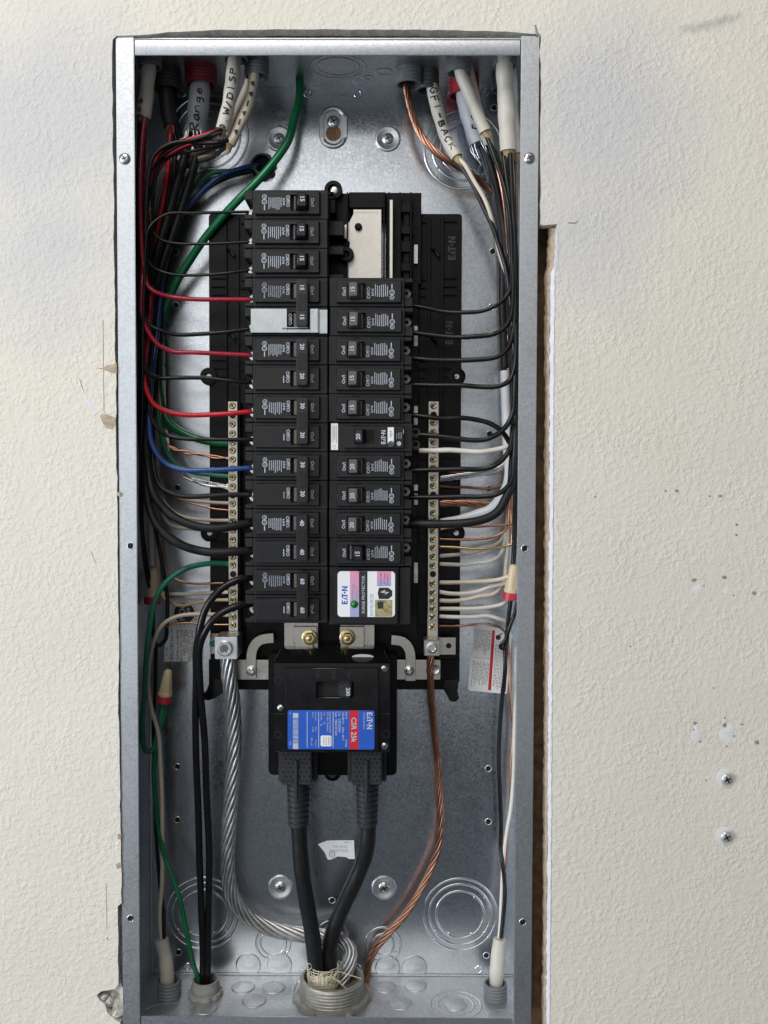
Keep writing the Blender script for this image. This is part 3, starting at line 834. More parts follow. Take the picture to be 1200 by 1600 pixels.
# ------------------------------------------------------------------ breakers
YF = 12.0
def case_parts(t, zc, print_kind, seed, num, handle, lug=True, tie=False, off=False):
    """one pole, local frame: x towards the middle of the panel, z up, pole centre at zc"""
    z0, z1 = zc-12.55, zc+12.55
    mb = MB()
    mb.box(-29.6, 36.6, YF, 66, z0, z1)
    mb.box(-36.6, -29.6, YF+0.6, 66, zc+4.2, z1-0.2); mb.box(-36.6, -29.6, YF+0.6, 66, z0+0.2, zc-8.6)
    mb.box(-34.5, -29.6, YF+22, 66, zc-8.6, zc+4.2)
    case = mb.build('case', 'case_black', t, bevel=0.5)
    # raised face with its handle opening
    px0, px1, pz0, pz1, yf = -26.4, 29.4, zc-9.3, zc+9.6, 7.2
    hx0, hx1, hz0, hz1 = 4.6, 20.2, zc-6.6, zc+7.0
    mb = MB()
    o = [(px0, pz0), (px1, pz0), (px1, pz1), (px0, pz1)]; i_ = [(hx0, hz0), (hx1, hz0), (hx1, hz1), (hx0, hz1)]
    e = 0.7
    oo = [(px0-e, pz0-e), (px1+e, pz0-e), (px1+e, pz1+e), (px0-e, pz1+e)]
    vs = [(x, YF, z) for x, z in oo]+[(x, yf, z) for x, z in o]+[(x, yf, z) for x, z in i_]+[(x, yf+4.5, z) for x, z in i_]
    fs = [(j*4+k, j*4+(k+1) % 4, (j+1)*4+(k+1) % 4, (j+1)*4+k) for j in range(3) for k in range(4)]
    mb.add(vs, fs)
    pl = mb.build('face_plate', 'plate_black', t, bevel=0.25)
    mb = MB(); mb.box(hx0-.3, hx1+.3, yf+3.4, yf+4.4, hz0-.3, hz1+.3); mb.build('handle_slot', 'void_black', pl, smooth=0)
    # fine outlines moulded in the face
    mb = MB()
    for (xa, xb, za, zb) in ((px0+.4, px1-.4, pz1-1.5, pz1-1.25), (px0+.4, px0+16, pz0+1.5, pz0+1.7), (px0+22, px1-.4, pz0+1.5, pz0+1.7), (px0+16, px0+16.3, pz0+1.5, pz0+3.6), (px0+22, px0+22.3, pz0+1.5, pz0+3.6), (px0+16, px0+22.3, pz0+3.4, pz0+3.65)):
        mb.flat(quad2d(xa, xb, za, zb), (0, 0), yf-0.12)
    mb.build('moulded_line', 'print_emboss', pl, smooth=0)
    # handle
    mb = MB()
    if not tie:
        a, b = (11.4, 18.8) if not off else (7.0, 14.4)
        if not off: vs = [(a-3.6, yf+3, zc-6.2), (b+.6, yf+3, zc-6.2), (b+.6, yf+3, zc+6.6), (a-3.6, yf+3, zc+6.6), (a, -3.5, zc-5.8), (b, -3.0, zc-5.8), (b, -3.0, zc+6.2), (a, -3.5, zc+6.2)]
        else: vs = [(a-.6, yf+3, zc-6.2), (b+3.2, yf+3, zc-6.2), (b+3.2, yf+3, zc+6.6), (a-.6, yf+3, zc+6.6), (a, -3.0, zc-5.8), (b, -3.5, zc-5.8), (b, -3.5, zc+6.2), (a, -3.0, zc+6.2)]
        mb.add(vs, [(0, 3, 2, 1), (4, 5, 6, 7), (0, 1, 5, 4), (1, 2, 6, 5), (2, 3, 7, 6), (3, 0, 4, 7)])
        h = mb.build('handle', handle, t, bevel=0.6)
        mb = MB(); mb.flat(text2d(num, 3.6, bold=0.03), ((a+b)/2+.3, zc+0.6), -3.75, -pi/2); mb.build('rating_number', 'print_white', h, smooth=0)
        mb = MB(); mb.box(7.3, 9.0, yf+1.2, yf+3.3, zc-6.0, zc+6.4) if not off else mb.box(16.4, 18.4, yf+1.0, yf+3.3, zc-6.0, zc+6.4)
        mb.build('handle_flag', 'handle_grey', h, bevel=0.3)
    else:
        mb.box(12.0, 18.8, 1.0, yf+3, zc-6, zc+6); h = mb.build('handle', handle, t, bevel=0.5)
        mb = MB(); mb.box(7.2, 10.6, yf+0.6, yf+3.3, zc-6.0, zc+6.4); mb.build('handle_flag', 'handle_grey', h, bevel=0.3)
    # printing on the face
    g = random.Random(seed)
    mb = MB(); yp = yf-0.16
    if print_kind != 'clip':
        mb.flat(text2d('Off/O', 2.9, bold=0.012), (1.9, zc+1.5), yp, -pi/2)
        mb.flat(text2d('On/I', 2.9, bold=0.012), (23.2, zc+0.5), yp, -pi/2)
    mb.build('printed_text', 'print_white' if seed % 3 else 'print_grey', pl, smooth=0)
    mb = MB()
    if print_kind == 'full':
        mb.flat(logo2d(1.9), (-1.6, zc+1.0), yp, -pi/2)
        for i in range(7):
            dashes(mb, g, -4.0-i*1.75, zc-3.6-g.uniform(0, 2.6), zc+5.0-g.uniform(0, .6), yp, 0.68, 0.62)
        mb.flat(ring2d(2.3, 0.6), (-18.4, zc+1.0), yp); mb.flat(text2d('UL', 1.7), (-18.4, zc+1.0), yp, -pi/2)
        mb.flat(ring2d(2.0, 0.45), (-18.4, zc+5.3), yp); mb.flat(text2d('SP', 1.7), (-18.4, zc+5.3), yp, -pi/2)
        mb.flat(quad2d(-.4, .4, -3, 1.3), (-18.4, zc-3.2), yp)
    elif print_kind == 'short':
        dashes(mb, g, -1.6, zc-3.4, zc+2.6, yp, 0.9, 0.9)
    if mb.v: mb.build('fine_print', 'print_white' if seed % 5 else 'print_dim', pl, smooth=0)
    # lug in the notch
    mb = MB(); mb.lathe((-31.5, YF+21, zc-2.6), [(1.6, 0.8), (1.6, -1.5), (4.1, -1.5), (4.1, 3)], 'y', 16)
    lg = mb.build('terminal_screw', 'screw_zinc' if lug else 'screw_dull', t)
    mb = MB(); mb.flat(disc2d(1.9, 12), (-31.5, zc-2.6), YF+20.2); mb.build('drive_recess', 'void_black', lg, smooth=0)

ROW0 = P(448, 319.5, YF).z
PITCH_Z = 25.4
XL, XR = P(447.5, 640, YF).x, P(579.0, 640, YF).x
def row_z(i): return ROW0 - PITCH_Z*i
_bj = random.Random(31)
def settle(t):
    """breakers never sit perfectly square"""
    t.location += Vector((_bj.uniform(-.5, .5), _bj.uniform(-.6, .3), _bj.uniform(-.12, .12)))*MM
    t.rotation_euler.rotate_axis('Y', radians(_bj.uniform(-.28, .28)))
    t.rotation_euler.rotate_axis('Z', radians(_bj.uniform(-.5, .5)))
    return t
BG = 'circuit breakers stacked in two columns'
def single(i, side, num, label, handle, proto=None, off=False, seed=0):
    loc = (XL if side < 0 else XR, 0, row_z(i))
    t = thing('circuit_breaker', label, 'breaker', loc, BG)
    case_parts(t, 0, 'full', seed, num, handle, lug=side < 0, off=off)
    if side > 0: t.rotation_euler = (0, pi, 0)
    return t if i == 0 else settle(t)
def place_copy(src, i, side, label):
    t = copy_tree(src)
    t.location = Vector((XL if side < 0 else XR, 0, row_z(i)))*MM
    t.rotation_euler = (0, pi if side > 0 else 0, 0)
    t['label'] = label
    return settle(t)
s0 = single(0, -1, '15', 'single black breaker marked 15, topmost of the left column', 'handle_black', seed=1)
place_copy(s0, 1, -1, 'single black breaker marked 15, second from the top of the left column')
place_copy(s0, 2, -1, 'single black breaker marked 15, third from the top of the left column')
r15 = single(3, 1, '15', 'single black breaker marked 15, topmost of the right column', 'handle_grey', seed=2)
place_copy(r15, 4, 1, 'single black breaker marked 15, second from the top of the right column')
place_copy(r15, 5, 1, 'single black breaker marked 15, third from the top of the right column')
place_copy(r15, 6, 1, 'single black breaker marked 15, fourth from the top of the right column')
place_copy(r15, 7, 1, 'single black breaker marked 15, just above the breaker with the TEST button')
r20 = single(9, 1, '20', 'single black breaker marked 20, just below the breaker with the TEST button', 'handle_grey', seed=4)
place_copy(r20, 10, 1, 'single black breaker marked 20, second below the breaker with the TEST button')
place_copy(r20, 11, 1, 'single black breaker marked 20 fed by the thick black wire on the right')
single(12, 1, '15', 'single black breaker marked 15 with its handle off, above the surge protector', 'handle_black', off=True, seed=7)
def double(i, num, label, clip=False, seed=0):
    t = thing('double_pole_breaker', label, 'breaker', (XL, 0, row_z(i)-PITCH_Z/2), BG)
    h = PITCH_Z/2
    case_parts(t, h, 'full', seed, num, 'handle_black', tie=True)
    case_parts(t, -h, 'clip' if clip else 'short', seed+1, num, 'handle_black', tie=True)
    mb = MB(); mb.box(10.6, 20.2, -4.5, 2.4, -h-6.4, h+8.0)
    tie = mb.build('handle_tie', 'handle_black', t, bevel=0.7, seg=2)
    mb = MB(); mb.box(12.6, 18.6, -4.9, -4.3, -h+6.5, h-5.0); mb.build('tie_inset', 'plate_black', tie, bevel=0.3)
    mb = MB()
    for z in (h+1.0, -h+1.2): mb.flat(text2d(num, 3.6, bold=0.03), (15.6, z), -4.75, -pi/2)
    mb.build('rating_number', 'print_white', tie, smooth=0)
    return settle(t)
double(3, '15', 'double-pole black breaker marked 15 with handle tie and metal retainer', True, seed=10)
double(5, '20', 'double-pole black breaker marked 20 with one red and one black wire', seed=13)
double(7, '30', 'double-pole black breaker marked 30 with a bright red wire', seed=16)
double(9, '30', 'double-pole black breaker marked 30 with a blue wire', seed=19)
double(11, '40', 'double-pole black breaker marked 40 with two thick black wires', seed=22)
double(13, '60', 'double-pole black breaker marked 60, lowest of the left column', seed=25)
# metal hold-down retainer over the lower pole of the first double breaker
zc = row_z(4)
ct = thing('breaker_retainer', 'shiny bent metal retainer clipped over a double-pole 15 breaker', 'clip', (XL, 0, zc))
mb = MB(); mb.box(-30.2, 1.5, 4.0, 4.9, -11.2, 9.8); mb.box(-30.2, -29.2, 4.9, 26, -11.2, 9.8)
mb.box(21.5, 28.2, 4.0, 4.9, -11.2, 9.8); mb.box(29.0, 36.4, 8.5, 9.4, -11.2, 9.8); mb.box(28.1, 29.0, 4.0, 9.4, -11.2, 9.8)
mb.box(1.5, 21.5, 4.0, 4.9, -11.2, -8.0); mb.build('retainer_plate', 'clip_steel', ct, bevel=0.25)
mb = MB(); mb.box(-3, 20, 2.0, 4.0, -7.6, -6.6); mb.build('retainer_lip', 'clip_steel', ct, bevel=0.2)
for x in (-11.5, -4.5):
    mb = MB(); mb.box(x, x+.5, 3.75, 4.05, -11.0, 9.6); mb.build('retainer_bend', 'lug_alu', ct, bevel=0.1)
mb = MB(); mb.flat(text2d('Off/O', 2.9, bold=0.012), (3.8, 1), 6.9, -pi/2); mb.build('printed_text', 'print_white', ct, smooth=0)

# breaker with test button
zc = row_z(8)
gt = thing('test_button_breaker', 'black breaker marked 20 with white TEST button and white end sticker', 'breaker', (XR, 0, zc), BG)
mb = MB(); mb.box(-36, 37, YF, 66, -12.5, 12.5); mb.box(37, 43, YF+9, 66, -11.5, -9.8); mb.box(37, 43, YF+9, 66, -0.8, 0.8); mb.box(37, 43, YF+9, 66, 10.2, 11.8); mb.box(37, 41.5, YF+20, 66, -10, 10.5)
mb.build('case', 'case_black', gt, bevel=0.5)
mb = MB(); mb.box(-23.5, 29.5, 7.2, YF+.2, -9.8, 9.8); gp = mb.build('face_plate', 'plate_black', gt, bevel=0.6)
mb = MB(); mb.box(-8, 3.0, 6.9, 7.1, -5.5, 6.5); mb.build('handle_slot', 'void_black', gp, smooth=0)
mb = MB()
for xa, xb, za, zb in ((-23, 29, 8.3, 8.6), (-23, 29, -7.6, -7.3), (-23, 8, 1.2, 1.45), (8, 8.3, -7.4, 8.4), (19, 29, 1.2, 1.4)): mb.flat(quad2d(xa, xb, za, zb), (0, 0), 7.05)
mb.build('moulded_line', 'print_emboss', gp, smooth=0)
mb = MB(); mb.add([(-14.4, 8, -5.8), (-3.4, 8, -5.8), (-3.4, 8, 6.8), (-14.4, 8, 6.8), (-13.6, -3, -5.2), (-6.4, -3.5, -5.2), (-6.4, -3.5, 6.2), (-13.6, -3, 6.2)], [(0, 3, 2, 1), (4, 5, 6, 7), (0, 1, 5, 4), (1, 2, 6, 5), (2, 3, 7, 6), (3, 0, 4, 7)])
gh = mb.build('handle', 'handle_black', gt, bevel=0.6)
mb = MB(); mb.flat(text2d('20', 3.6, bold=0.03), (-10.2, 0), -3.75, pi/2); mb.build('rating_number', 'print_white', gh, smooth=0)
mb = MB(); mb.flat(logo2d(3.9), (11.4, 0), 7.0, pi/2); mb.build('wordmark', 'print_white', gp, smooth=0)
mb = MB(); mb.box(15.2, 20.8, 5.0, 7.3, -5.5, 8.6); tb = mb.build('test_button', 'label_white', gp, bevel=0.4)
mb = MB(); mb.flat(text2d('TEST', 2.0), (18.2, 2.6), 4.85, pi/2); mb.build('printed_text', 'print_black', tb, smooth=0)
mb = MB(); mb.lathe((18, 5.0, -6), [(1.4, 0.3), (1.5, -1), (2.6, -1), (2.8, 2.2)], 'y', 16); mb.build('button_pivot', 'handle_grey', gp)
mb = MB(); g = random.Random(77)
for x in (23, 25, 27): dashes(mb, g, x, -1.5, 5.5-g.uniform(0, 3), 7.0, 0.7, 0.8)
mb.flat(quad2d(-.3, .3, -2, 2), (31-2, 5), 7.0); mb.build('fine_print', 'print_dim', gp, smooth=0)
mb = MB(); mb.flat(disc2d(2.0), (25, -5.6), 7.0); mb.build('approval_mark', 'print_white', gp, smooth=0)
for z in (-5.6, 5.4):
    mb = MB(); mb.lathe((35+5.2, YF+17, z), [(1.9, 1.2), (1.9, -1), (2.6, -1.6), (4.0, -1.6), (4.2, 3)], 'y', 18); q = mb.build('terminal_screw', 'handle_grey', gt)
    mb = MB(); mb.flat(disc2d(1.9, 6), (40.2, z), YF+17.2); mb.build('drive_recess', 'void_black', q, smooth=0)
mb = MB(); mb.box(-34.8, -28.6, 11.5, 12.1, -11.2, 12.2); st = mb.build('end_sticker', 'label_white', gt, bevel=0.1)
mb = MB(); g = random.Random(3)
for x in (-33, -31.6, -30.2): dashes(mb, g, x, -6+g.uniform(0, 5), 10, 11.4, 0.6, 0.8)
mb.flat(ring2d(1.5, .35), (-31.8, -8.6), 11.4); mb.build('fine_print', 'print_grey', st, smooth=0)

# surge protector
zt, zb = row_z(12.5)-0.4, row_z(14.5)-1.5
zc = (zt+zb)/2; hz = (zt-zb)/2
sp = thing('surge_protector', 'black surge protector with white, pink and black label', 'surge protector', (XR, 0, zc))
mb = MB(); mb.box(-36.3, 26, YF, 66, -hz, hz); mb.box(26, 36, YF+1, 66, -hz+.4, hz-.4); mb.build('case', 'case_black', sp, bevel=0.7)
mb = MB(); mb.box(-32.5, 24.5, 8.0, YF+.3, -hz+1.5, hz-2.2); mb.build('raised_face', 'plate_black', sp, bevel=0.6)
def spx(px, py): v = P(px, py, 8); return v.x-XR, v.z-zc
x0, z1 = spx(527.5, 892.5); x1, z0 = spx(617, 964)
mb = MB(); mb.prism(rrect(x0, x1, z0, z1, 3.2), 7.75, 8.1); lb = mb.build('label', 'label_white', sp, smooth=0)
yl = 7.68
def lab(px0, py0, px1, py1, mat, name='label_band', y=yl, parent=None):
    a = spx(px0, py0); b = spx(px1, py1)
    m_ = MB(); m_.flat(quad2d(a[0], b[0], b[1], a[1]), (0, 0), y); return m_.build(name, mat, parent or lb, smooth=0)
m, nt, b_ = new_mat('label_fade')
tcn = nt.nodes.new('ShaderNodeTexCoord'); sx_ = nt.nodes.new('ShaderNodeSeparateXYZ'); nt.links.new(tcn.outputs['Generated'], sx_.inputs[0])
rp = ramp(nt, sx_.outputs[2], [(0.15, (0.36, 0.38, 0.64)), (0.95, (0.78, 0.30, 0.48))]); nt.links.new(rp.outputs[0], b_.inputs['Base Color']); b_.inputs['Roughness'].default_value = 0.45
lab(547, 892.7, 561, 963.8, 'label_fade'); lab(561, 892.7, 574, 963.8, 'print_black')
lab(589, 892.7, 611, 916, 'label_fade', y=yl)
hg = lab(586, 937, 613, 963.5, 'label_gold', 'hologram', y=yl)
lab(590, 940, 599, 951, 'label_dark', 'hologram_square', yl-.05, hg)
mb = MB(); c = spx(595, 957); mb.flat(ring2d(3, .7), c, yl-.06); mb.flat(ring2d(1.6, .6), c, yl-.06); mb.build('hologram_ring', 'torn_paper', hg, smooth=0)
def sptxt(s, px, py, h, mat, name='printed_text', bold=0.0):
    m_ = MB(); m_.flat(text2d(s, h, bold=bold), spx(px, py), yl-.08, pi/2); m_.build(name, mat, lb, smooth=0)
mb = MB(); mb.flat(logo2d(5.2), spx(538.5, 930), yl-.06, pi/2); mb.build('wordmark', 'print_blue', lb, smooth=0)
sptxt('SURGE PROTECTOR', 568, 929, 2.6, 'print_white', bold=0.01); sptxt('BRPSURGE', 581, 945, 3.0, 'print_light_blue', bold=0.0)
sptxt('PROTECTED', 552, 925, 1.9, 'print_grey'); sptxt('WHEN LIT', 557.5, 927, 1.9, 'print_grey')
sptxt('TYPE 2 SPD', 595.5, 905, 1.7, 'print_red'); sptxt('AC Power', 601, 904, 1.7, 'print_red'); sptxt('Protection', 605.5, 905, 1.7, 'print_red')
mb = MB(); c = spx(601, 927); k = .56
mb.flat(([(x*k, z*k) for x, z in ((-11, 0), (-9, 9), (6, 9), (12, 4), (12, -4), (6, -9), (-9, -9))], [tuple(range(7))]), c, yl-.03); mb.build('shield_mark', 'print_black', lb, smooth=0)
mb = MB(); mb.flat(([(-4, 1), (1, 0), (0, -1.5), (4, 1), (-.5, 1.6), (.3, 3)], [(0, 1, 5), (1, 2, 3), (1, 3, 4)]), c, yl-.06); mb.build('bolt_mark', 'print_white', lb, smooth=0)
c = spx(553.5, 944); mb = MB(); mb.lathe((c[0], yl, c[1]), [(0.01, -2.2), (1.4, -2.0), (2.4, -1.2), (3.2, -.2), (3.5, 0)], 'y', 20); mb.build('indicator_light', 'led_green', lb)

# ------------------------------------------------------------------ main breaker and bus straps
YM = 6.0
mo = P(519, 1175, YM)
mbk = thing('main_breaker', 'large black main breaker marked 200 with blue and red label', 'main breaker', mo)
def mx_(mb, px0, py0, px1, py1, y0, y1): bx(mb, px0, py0, px1, py1, y0, y1)
mb = MB(); q0 = P(419, 1020, 45); q1 = P(620, 1212, 45); mb.prism(rrect(q0.x, q1.x, q1.z, q0.z, 5), 45, 90); mb.build('base', 'tray_black', mbk, bevel=0.6, org=mo)
mb = MB(); mx_(mb, 427, 1035, 609, 1176, YM+6, 60)
a = P(427, 1035, YM+6); b = P(609, 1035, YM+6); c = P(438, 1014, YM+22); d = P(598, 1014, YM+22)
mb.add([(a.x, YM+6, a.z), (b.x, YM+6, b.z), (d.x, YM+22, d.z), (c.x, YM+22, c.z), (a.x, 60, a.z), (b.x, 60, b.z), (d.x, 60, d.z), (c.x, 60, c.z)], [(0, 1, 2, 3), (7, 6, 5, 4), (0, 3, 7, 4), (1, 5, 6, 2), (3, 2, 6, 7)])
mb.build('body', 'main_black', mbk, bevel=0.7, org=mo)
# cover with the handle opening
o = [P(445, 1043, YM), P(592, 1043, YM), P(592, 1176, YM), P(445, 1176, YM)]; h_ = [P(494, 1065, YM), P(552, 1065, YM), P(552, 1090, YM), P(494, 1090, YM)]
mb = MB(); vs = [(v.x, YM+6.2, v.z) for v in o]+[(v.x+(0.6 if i in (0, 3) else -.6), YM, v.z+(-.6 if i < 2 else .6)) for i, v in enumerate(o)]+[(v.x, YM, v.z) for v in h_]+[(v.x, YM+5.5, v.z) for v in h_]
mb.add(vs, [(j*4+k, j*4+(k+1) % 4, (j+1)*4+(k+1) % 4, (j+1)*4+k) for j in range(3) for k in range(4)])
cov = mb.build('cover', 'main_black', mbk, bevel=0.3, org=mo)
mb = MB(); mx_(mb, 493, 1064, 553, 1091, YM+5, YM+5.8); mb.build('handle_slot', 'void_black', cov, smooth=0, org=mo)
a = P(529, 1068, YM-9); b = P(549, 1092, YM-9); mb = MB()
mb.add([(a.x-1.5, YM+5, a.z+.8), (b.x+1, YM+5, a.z+.8), (b.x+1, YM+5, b.z-.8), (a.x-1.5, YM+5, b.z-.8), (a.x+1, YM-9, a.z-1), (b.x-.5, YM-9, a.z-1), (b.x-.5, YM-9, b.z+1), (a.x+1, YM-9, b.z+1)], [(0, 1, 2, 3), (7, 6, 5, 4), (1, 0, 4, 5), (2, 1, 5, 6), (3, 2, 6, 7), (0, 3, 7, 4)])
mh = mb.build('handle', 'boot_grey', mbk, bevel=1.3, seg=2, org=mo)
mb = MB(); c = P(543.5, 1081, YM-9.2); mb.flat(text2d('200', 3.4, bold=.03), (c.x, c.z), YM-9.2, -pi/2); mb.build('rating_number', 'print_white', mh, smooth=0, org=mo)
mb = MB()
for s, px in (('OFF', 495.5), ('TRIP', 520.5), ('ON', 545)):
    c = P(px, 1053, YM); mb.flat(text2d(s, 3.2), (c.x, c.z), YM-.12, -pi/2)
mb.build('moulded_lettering', 'print_emboss', cov, smooth=0, org=mo)
for px, py in ((600, 1045), (438.5, 1106), (600.5, 1165.5)):
    c = P(px, py, YM+6); mb = MB(); pan_screw(mb, (c.x, YM+6, c.z), 3.2, 1.8); s = mb.build('screw', 'screw_zinc', mbk, org=mo)
    mb = MB(); cross(mb, (c.x, 0, c.z), 1.8, YM+4.1); mb.build('drive_recess', 'print_black', s, smooth=0, org=mo)
for px, py, r in ((434, 1063, 3.2), (434, 1148, 3.2), (604, 1147, 3.2), (458, 1052, 1.6), (600, 1060, 1.8), (600, 1089, 1.8)):
    c = P(px, py, YM+6); y = YM-.05 if 445 < px < 592 else YM+5.95
    mb = MB(); mb.flat(ring2d(r, .35), (c.x, c.z), y); mb.build('moulded_circle', 'print_emboss', mbk, smooth=0, org=mo)
for py in (1107, 1115):
    pass
mb = MB(); mx_(mb, 428, 1115, 445, 1116, YM+5.85, YM+6.1); mx_(mb, 593, 1115, 609, 1116, YM+5.85, YM+6.1); mb.build('moulded_line', 'print_emboss', mbk, smooth=0, org=mo)
c = P(567, 1026.5, YM+12.5); mb = MB(); d2, f2 = disc2d(1, 24)
mb.add([(c.x+u*9.8, YM+12.2-w*2.3, c.z+w*3.0) for u, w in d2], f2); mb.build('oval_sticker', 'label_white', mbk, smooth=0, org=mo)
# label
a = P(449.5, 1109.5, YM); b = P(585, 1171, YM)
mb = MB(); mb.prism(rrect(a.x, b.x, b.z, a.z, 1.8), YM-.3, YM+.05); ml = mb.build('label', 'label_blue', mbk, smooth=0, org=mo)
yl2 = YM-.36
def mq(px0, py0, px1, py1, mat, name='label_band', y=yl2):
    p, q = P(px0, py0, YM), P(px1, py1, YM)
    m_ = MB(); m_.flat(quad2d(p.x, q.x, q.z, p.z), (0, 0), y); return m_.build(name, mat, ml, smooth=0, org=mo)
mq(546, 1109.8, 560, 1170.8, 'label_red')
for x in (480, 498, 520.5): mq(x-.5, 1112, x+.5, 1168, 'print_white', 'label_rule')
def mt(s, px, py, h, mat='print_white', bold=0.0, align='LEFT', name='printed_text'):
    c = P(px, py, YM); m_ = MB(); m_.flat(text2d(s, h, align, bold), (c.x, c.z), yl2-.06, -pi/2); m_.build(name, mat, ml, smooth=0, org=mo)
c = P(577.5, 1126, YM); mb = MB(); mb.flat(logo2d(4.9), (c.x, c.z), yl2-.06, -pi/2); mb.build('wordmark', 'print_white', ml, smooth=0, org=mo)
mt('Circuit Breaker', 569, 1113, 1.7); mt('CSR 25k', 552.5, 1140, 4.4, bold=.015, align='CENTER')
mt('200 A', 541, 1111.5, 1.9, bold=.01); mt('2 Pole', 541, 1155, 1.9, bold=.01)
mt('120/240 V~   60Hz  40°C', 536, 1111.5, 1.75, bold=.01); mt('Cat.  CSR2200N', 530.5, 1111.5, 1.9, bold=.01); mt('Style  7880C87G03', 525, 1111.5, 1.9, bold=.01)
mt('Interrupting Capacity', 516, 1112, 1.55, bold=.005); mt('RMS Sym. Amperes', 512, 1112, 1.55, bold=.005); mt('Volt        kA', 507, 1112, 1.55); mt('120/240~   25', 502, 1112, 1.55)
mt('Terminal', 493.5, 1112, 1.5); mt('Wire', 493.5, 1135, 1.5); mt('Torque', 493.5, 1155, 1.5); mt('Al/Cu', 489, 1112, 1.5); mt('2-300', 489, 1135, 1.5); mt('250 in-lb', 487, 1152, 1.5)
mt('A01', 453.5, 1112, 1.2); mt('0000', 453.5, 1158, 1.2)
p, q = P(501, 1149, YM), P(518, 1166, YM); mb = MB(); mb.prism(rrect(p.x, q.x, q.z, p.z, 1.4), yl2-.02, yl2+.1); ap = mb.build('approval_panel', 'label_white', ml, smooth=0, org=mo)
mb = MB(); g = random.Random(9)
for px in (506, 509.5, 513, 516): c = P(px, 1150, YM); dashes(mb, g, c.x, P(px, 1164, YM).z, c.z-.6, yl2-.08, .7, .8)
mb.build('fine_print', 'print_grey', ap, smooth=0, org=mo)
mb = MB(); g = random.Random(4); y = 1112
p0, p1 = P(457, 0, YM).x, P(465.5, 0, YM).x
segs = [(1112, 1119.5)]
y = 1120.3
while y < 1159:
    w = g.choice((.45, .45, .8, 1.2)); segs.append((y, y+w)); y += w+g.choice((.4, .7, 1.0))
segs.append((1160, 1168))
for u, w in segs: mb.flat(quad2d(p0, p1, P(0, w, YM).z, P(0, u, YM).z), (0, 0), yl2-.06)
mb.build('barcode', 'print_white', ml, smooth=0, org=mo)
# fixing tab
c = P(519.5, 1208, 52); mb = MB(); mb.lathe((c.x, 52, c.z), [(0.01, 0), (7, 0), (8, .8), (8, 20)], 'y', 26); mb.box(c.x-20, c.x+20, 50, 62, c.z+2, c.z+20); mb.build('fixing_tab', 'tray_black', mbk, bevel=.3, org=mo)
mb = MB(); mb.lathe((c.x, 51.8, c.z), [(0.01, -3), (2, -3), (2.6, -2), (4.2, -1.6), (4.4, 0)], 'y', 6); mb.build('screw', 'handle_grey', mbk, org=mo)
# boots over the line terminals
def cable_boot(px, label):
    org = P(px, 1290, 40)
    t = thing('cable_boot', label, 'boot', org, 'ribbed boots on the service cables')
    mb = MB(); x0 = P(px-24, 1200, 20).x; x1 = P(px+24, 1200, 20).x; zt = P(px, 1172, 20).z; zb = P(px, 1227, 20).z
    mb.box(x0, x1, 20, 56, zb, zt); mb.box(x0-4, x0, 34, 56, zb-2, zt); mb.box(x1, x1+4, 34, 56, zb-2, zt)
    bd = mb.build('perforated_shield', 'boot_grey', t, bevel=1.2, seg=2, org=org)
    mb = MB(); xm = (x0+x1)/2
    for j in range(7):
        for i in range(6):
            x = x0+2.5+(x1-x0-5)*(i+(0.5 if j % 2 else 0))/5.5; z = zt-4-(zt-zb-8)*j/6
            if abs(x-xm) < 2.6 and j > 1: continue
            mb.flat(disc2d(1.15, 10), (x, z), 19.9)
    mb.build('vent_holes', 'void_black', bd, smooth=0, org=org)
    mb = MB(); mb.box(xm-1.4, xm+1.4, 17.8, 22, zb-16, zt-9); mb.build('centre_rib', 'boot_grey', t, bevel=.8, org=org)
    mb = MB(); pr = [(0.01, 0)]; z = zb+1; top = z; zend = P(px, 1291, 38).z; i = 0
    prof = [(11.5, 0)]
    n = 9; L = top-zend
    for k in range(n):
        a_ = -L*k/n; r = 10.8-1.4*k/n
        prof += [(r, a_-.2), (r, a_-L/n*.55), (r-1.3, a_-L/n*.62), (r-1.3, a_-L/n*.98)]
    prof.append((8.2, -L))
    mb.lathe((xm, 38, top), prof, 'z', 26); mb.build('ribbed_sleeve', 'boot_grey', t, org=org)
    return xm
XB1 = cable_boot(463, 'dark grey ribbed boot on the left service cable')
XB2 = cable_boot(573, 'dark grey ribbed boot on the right service cable')
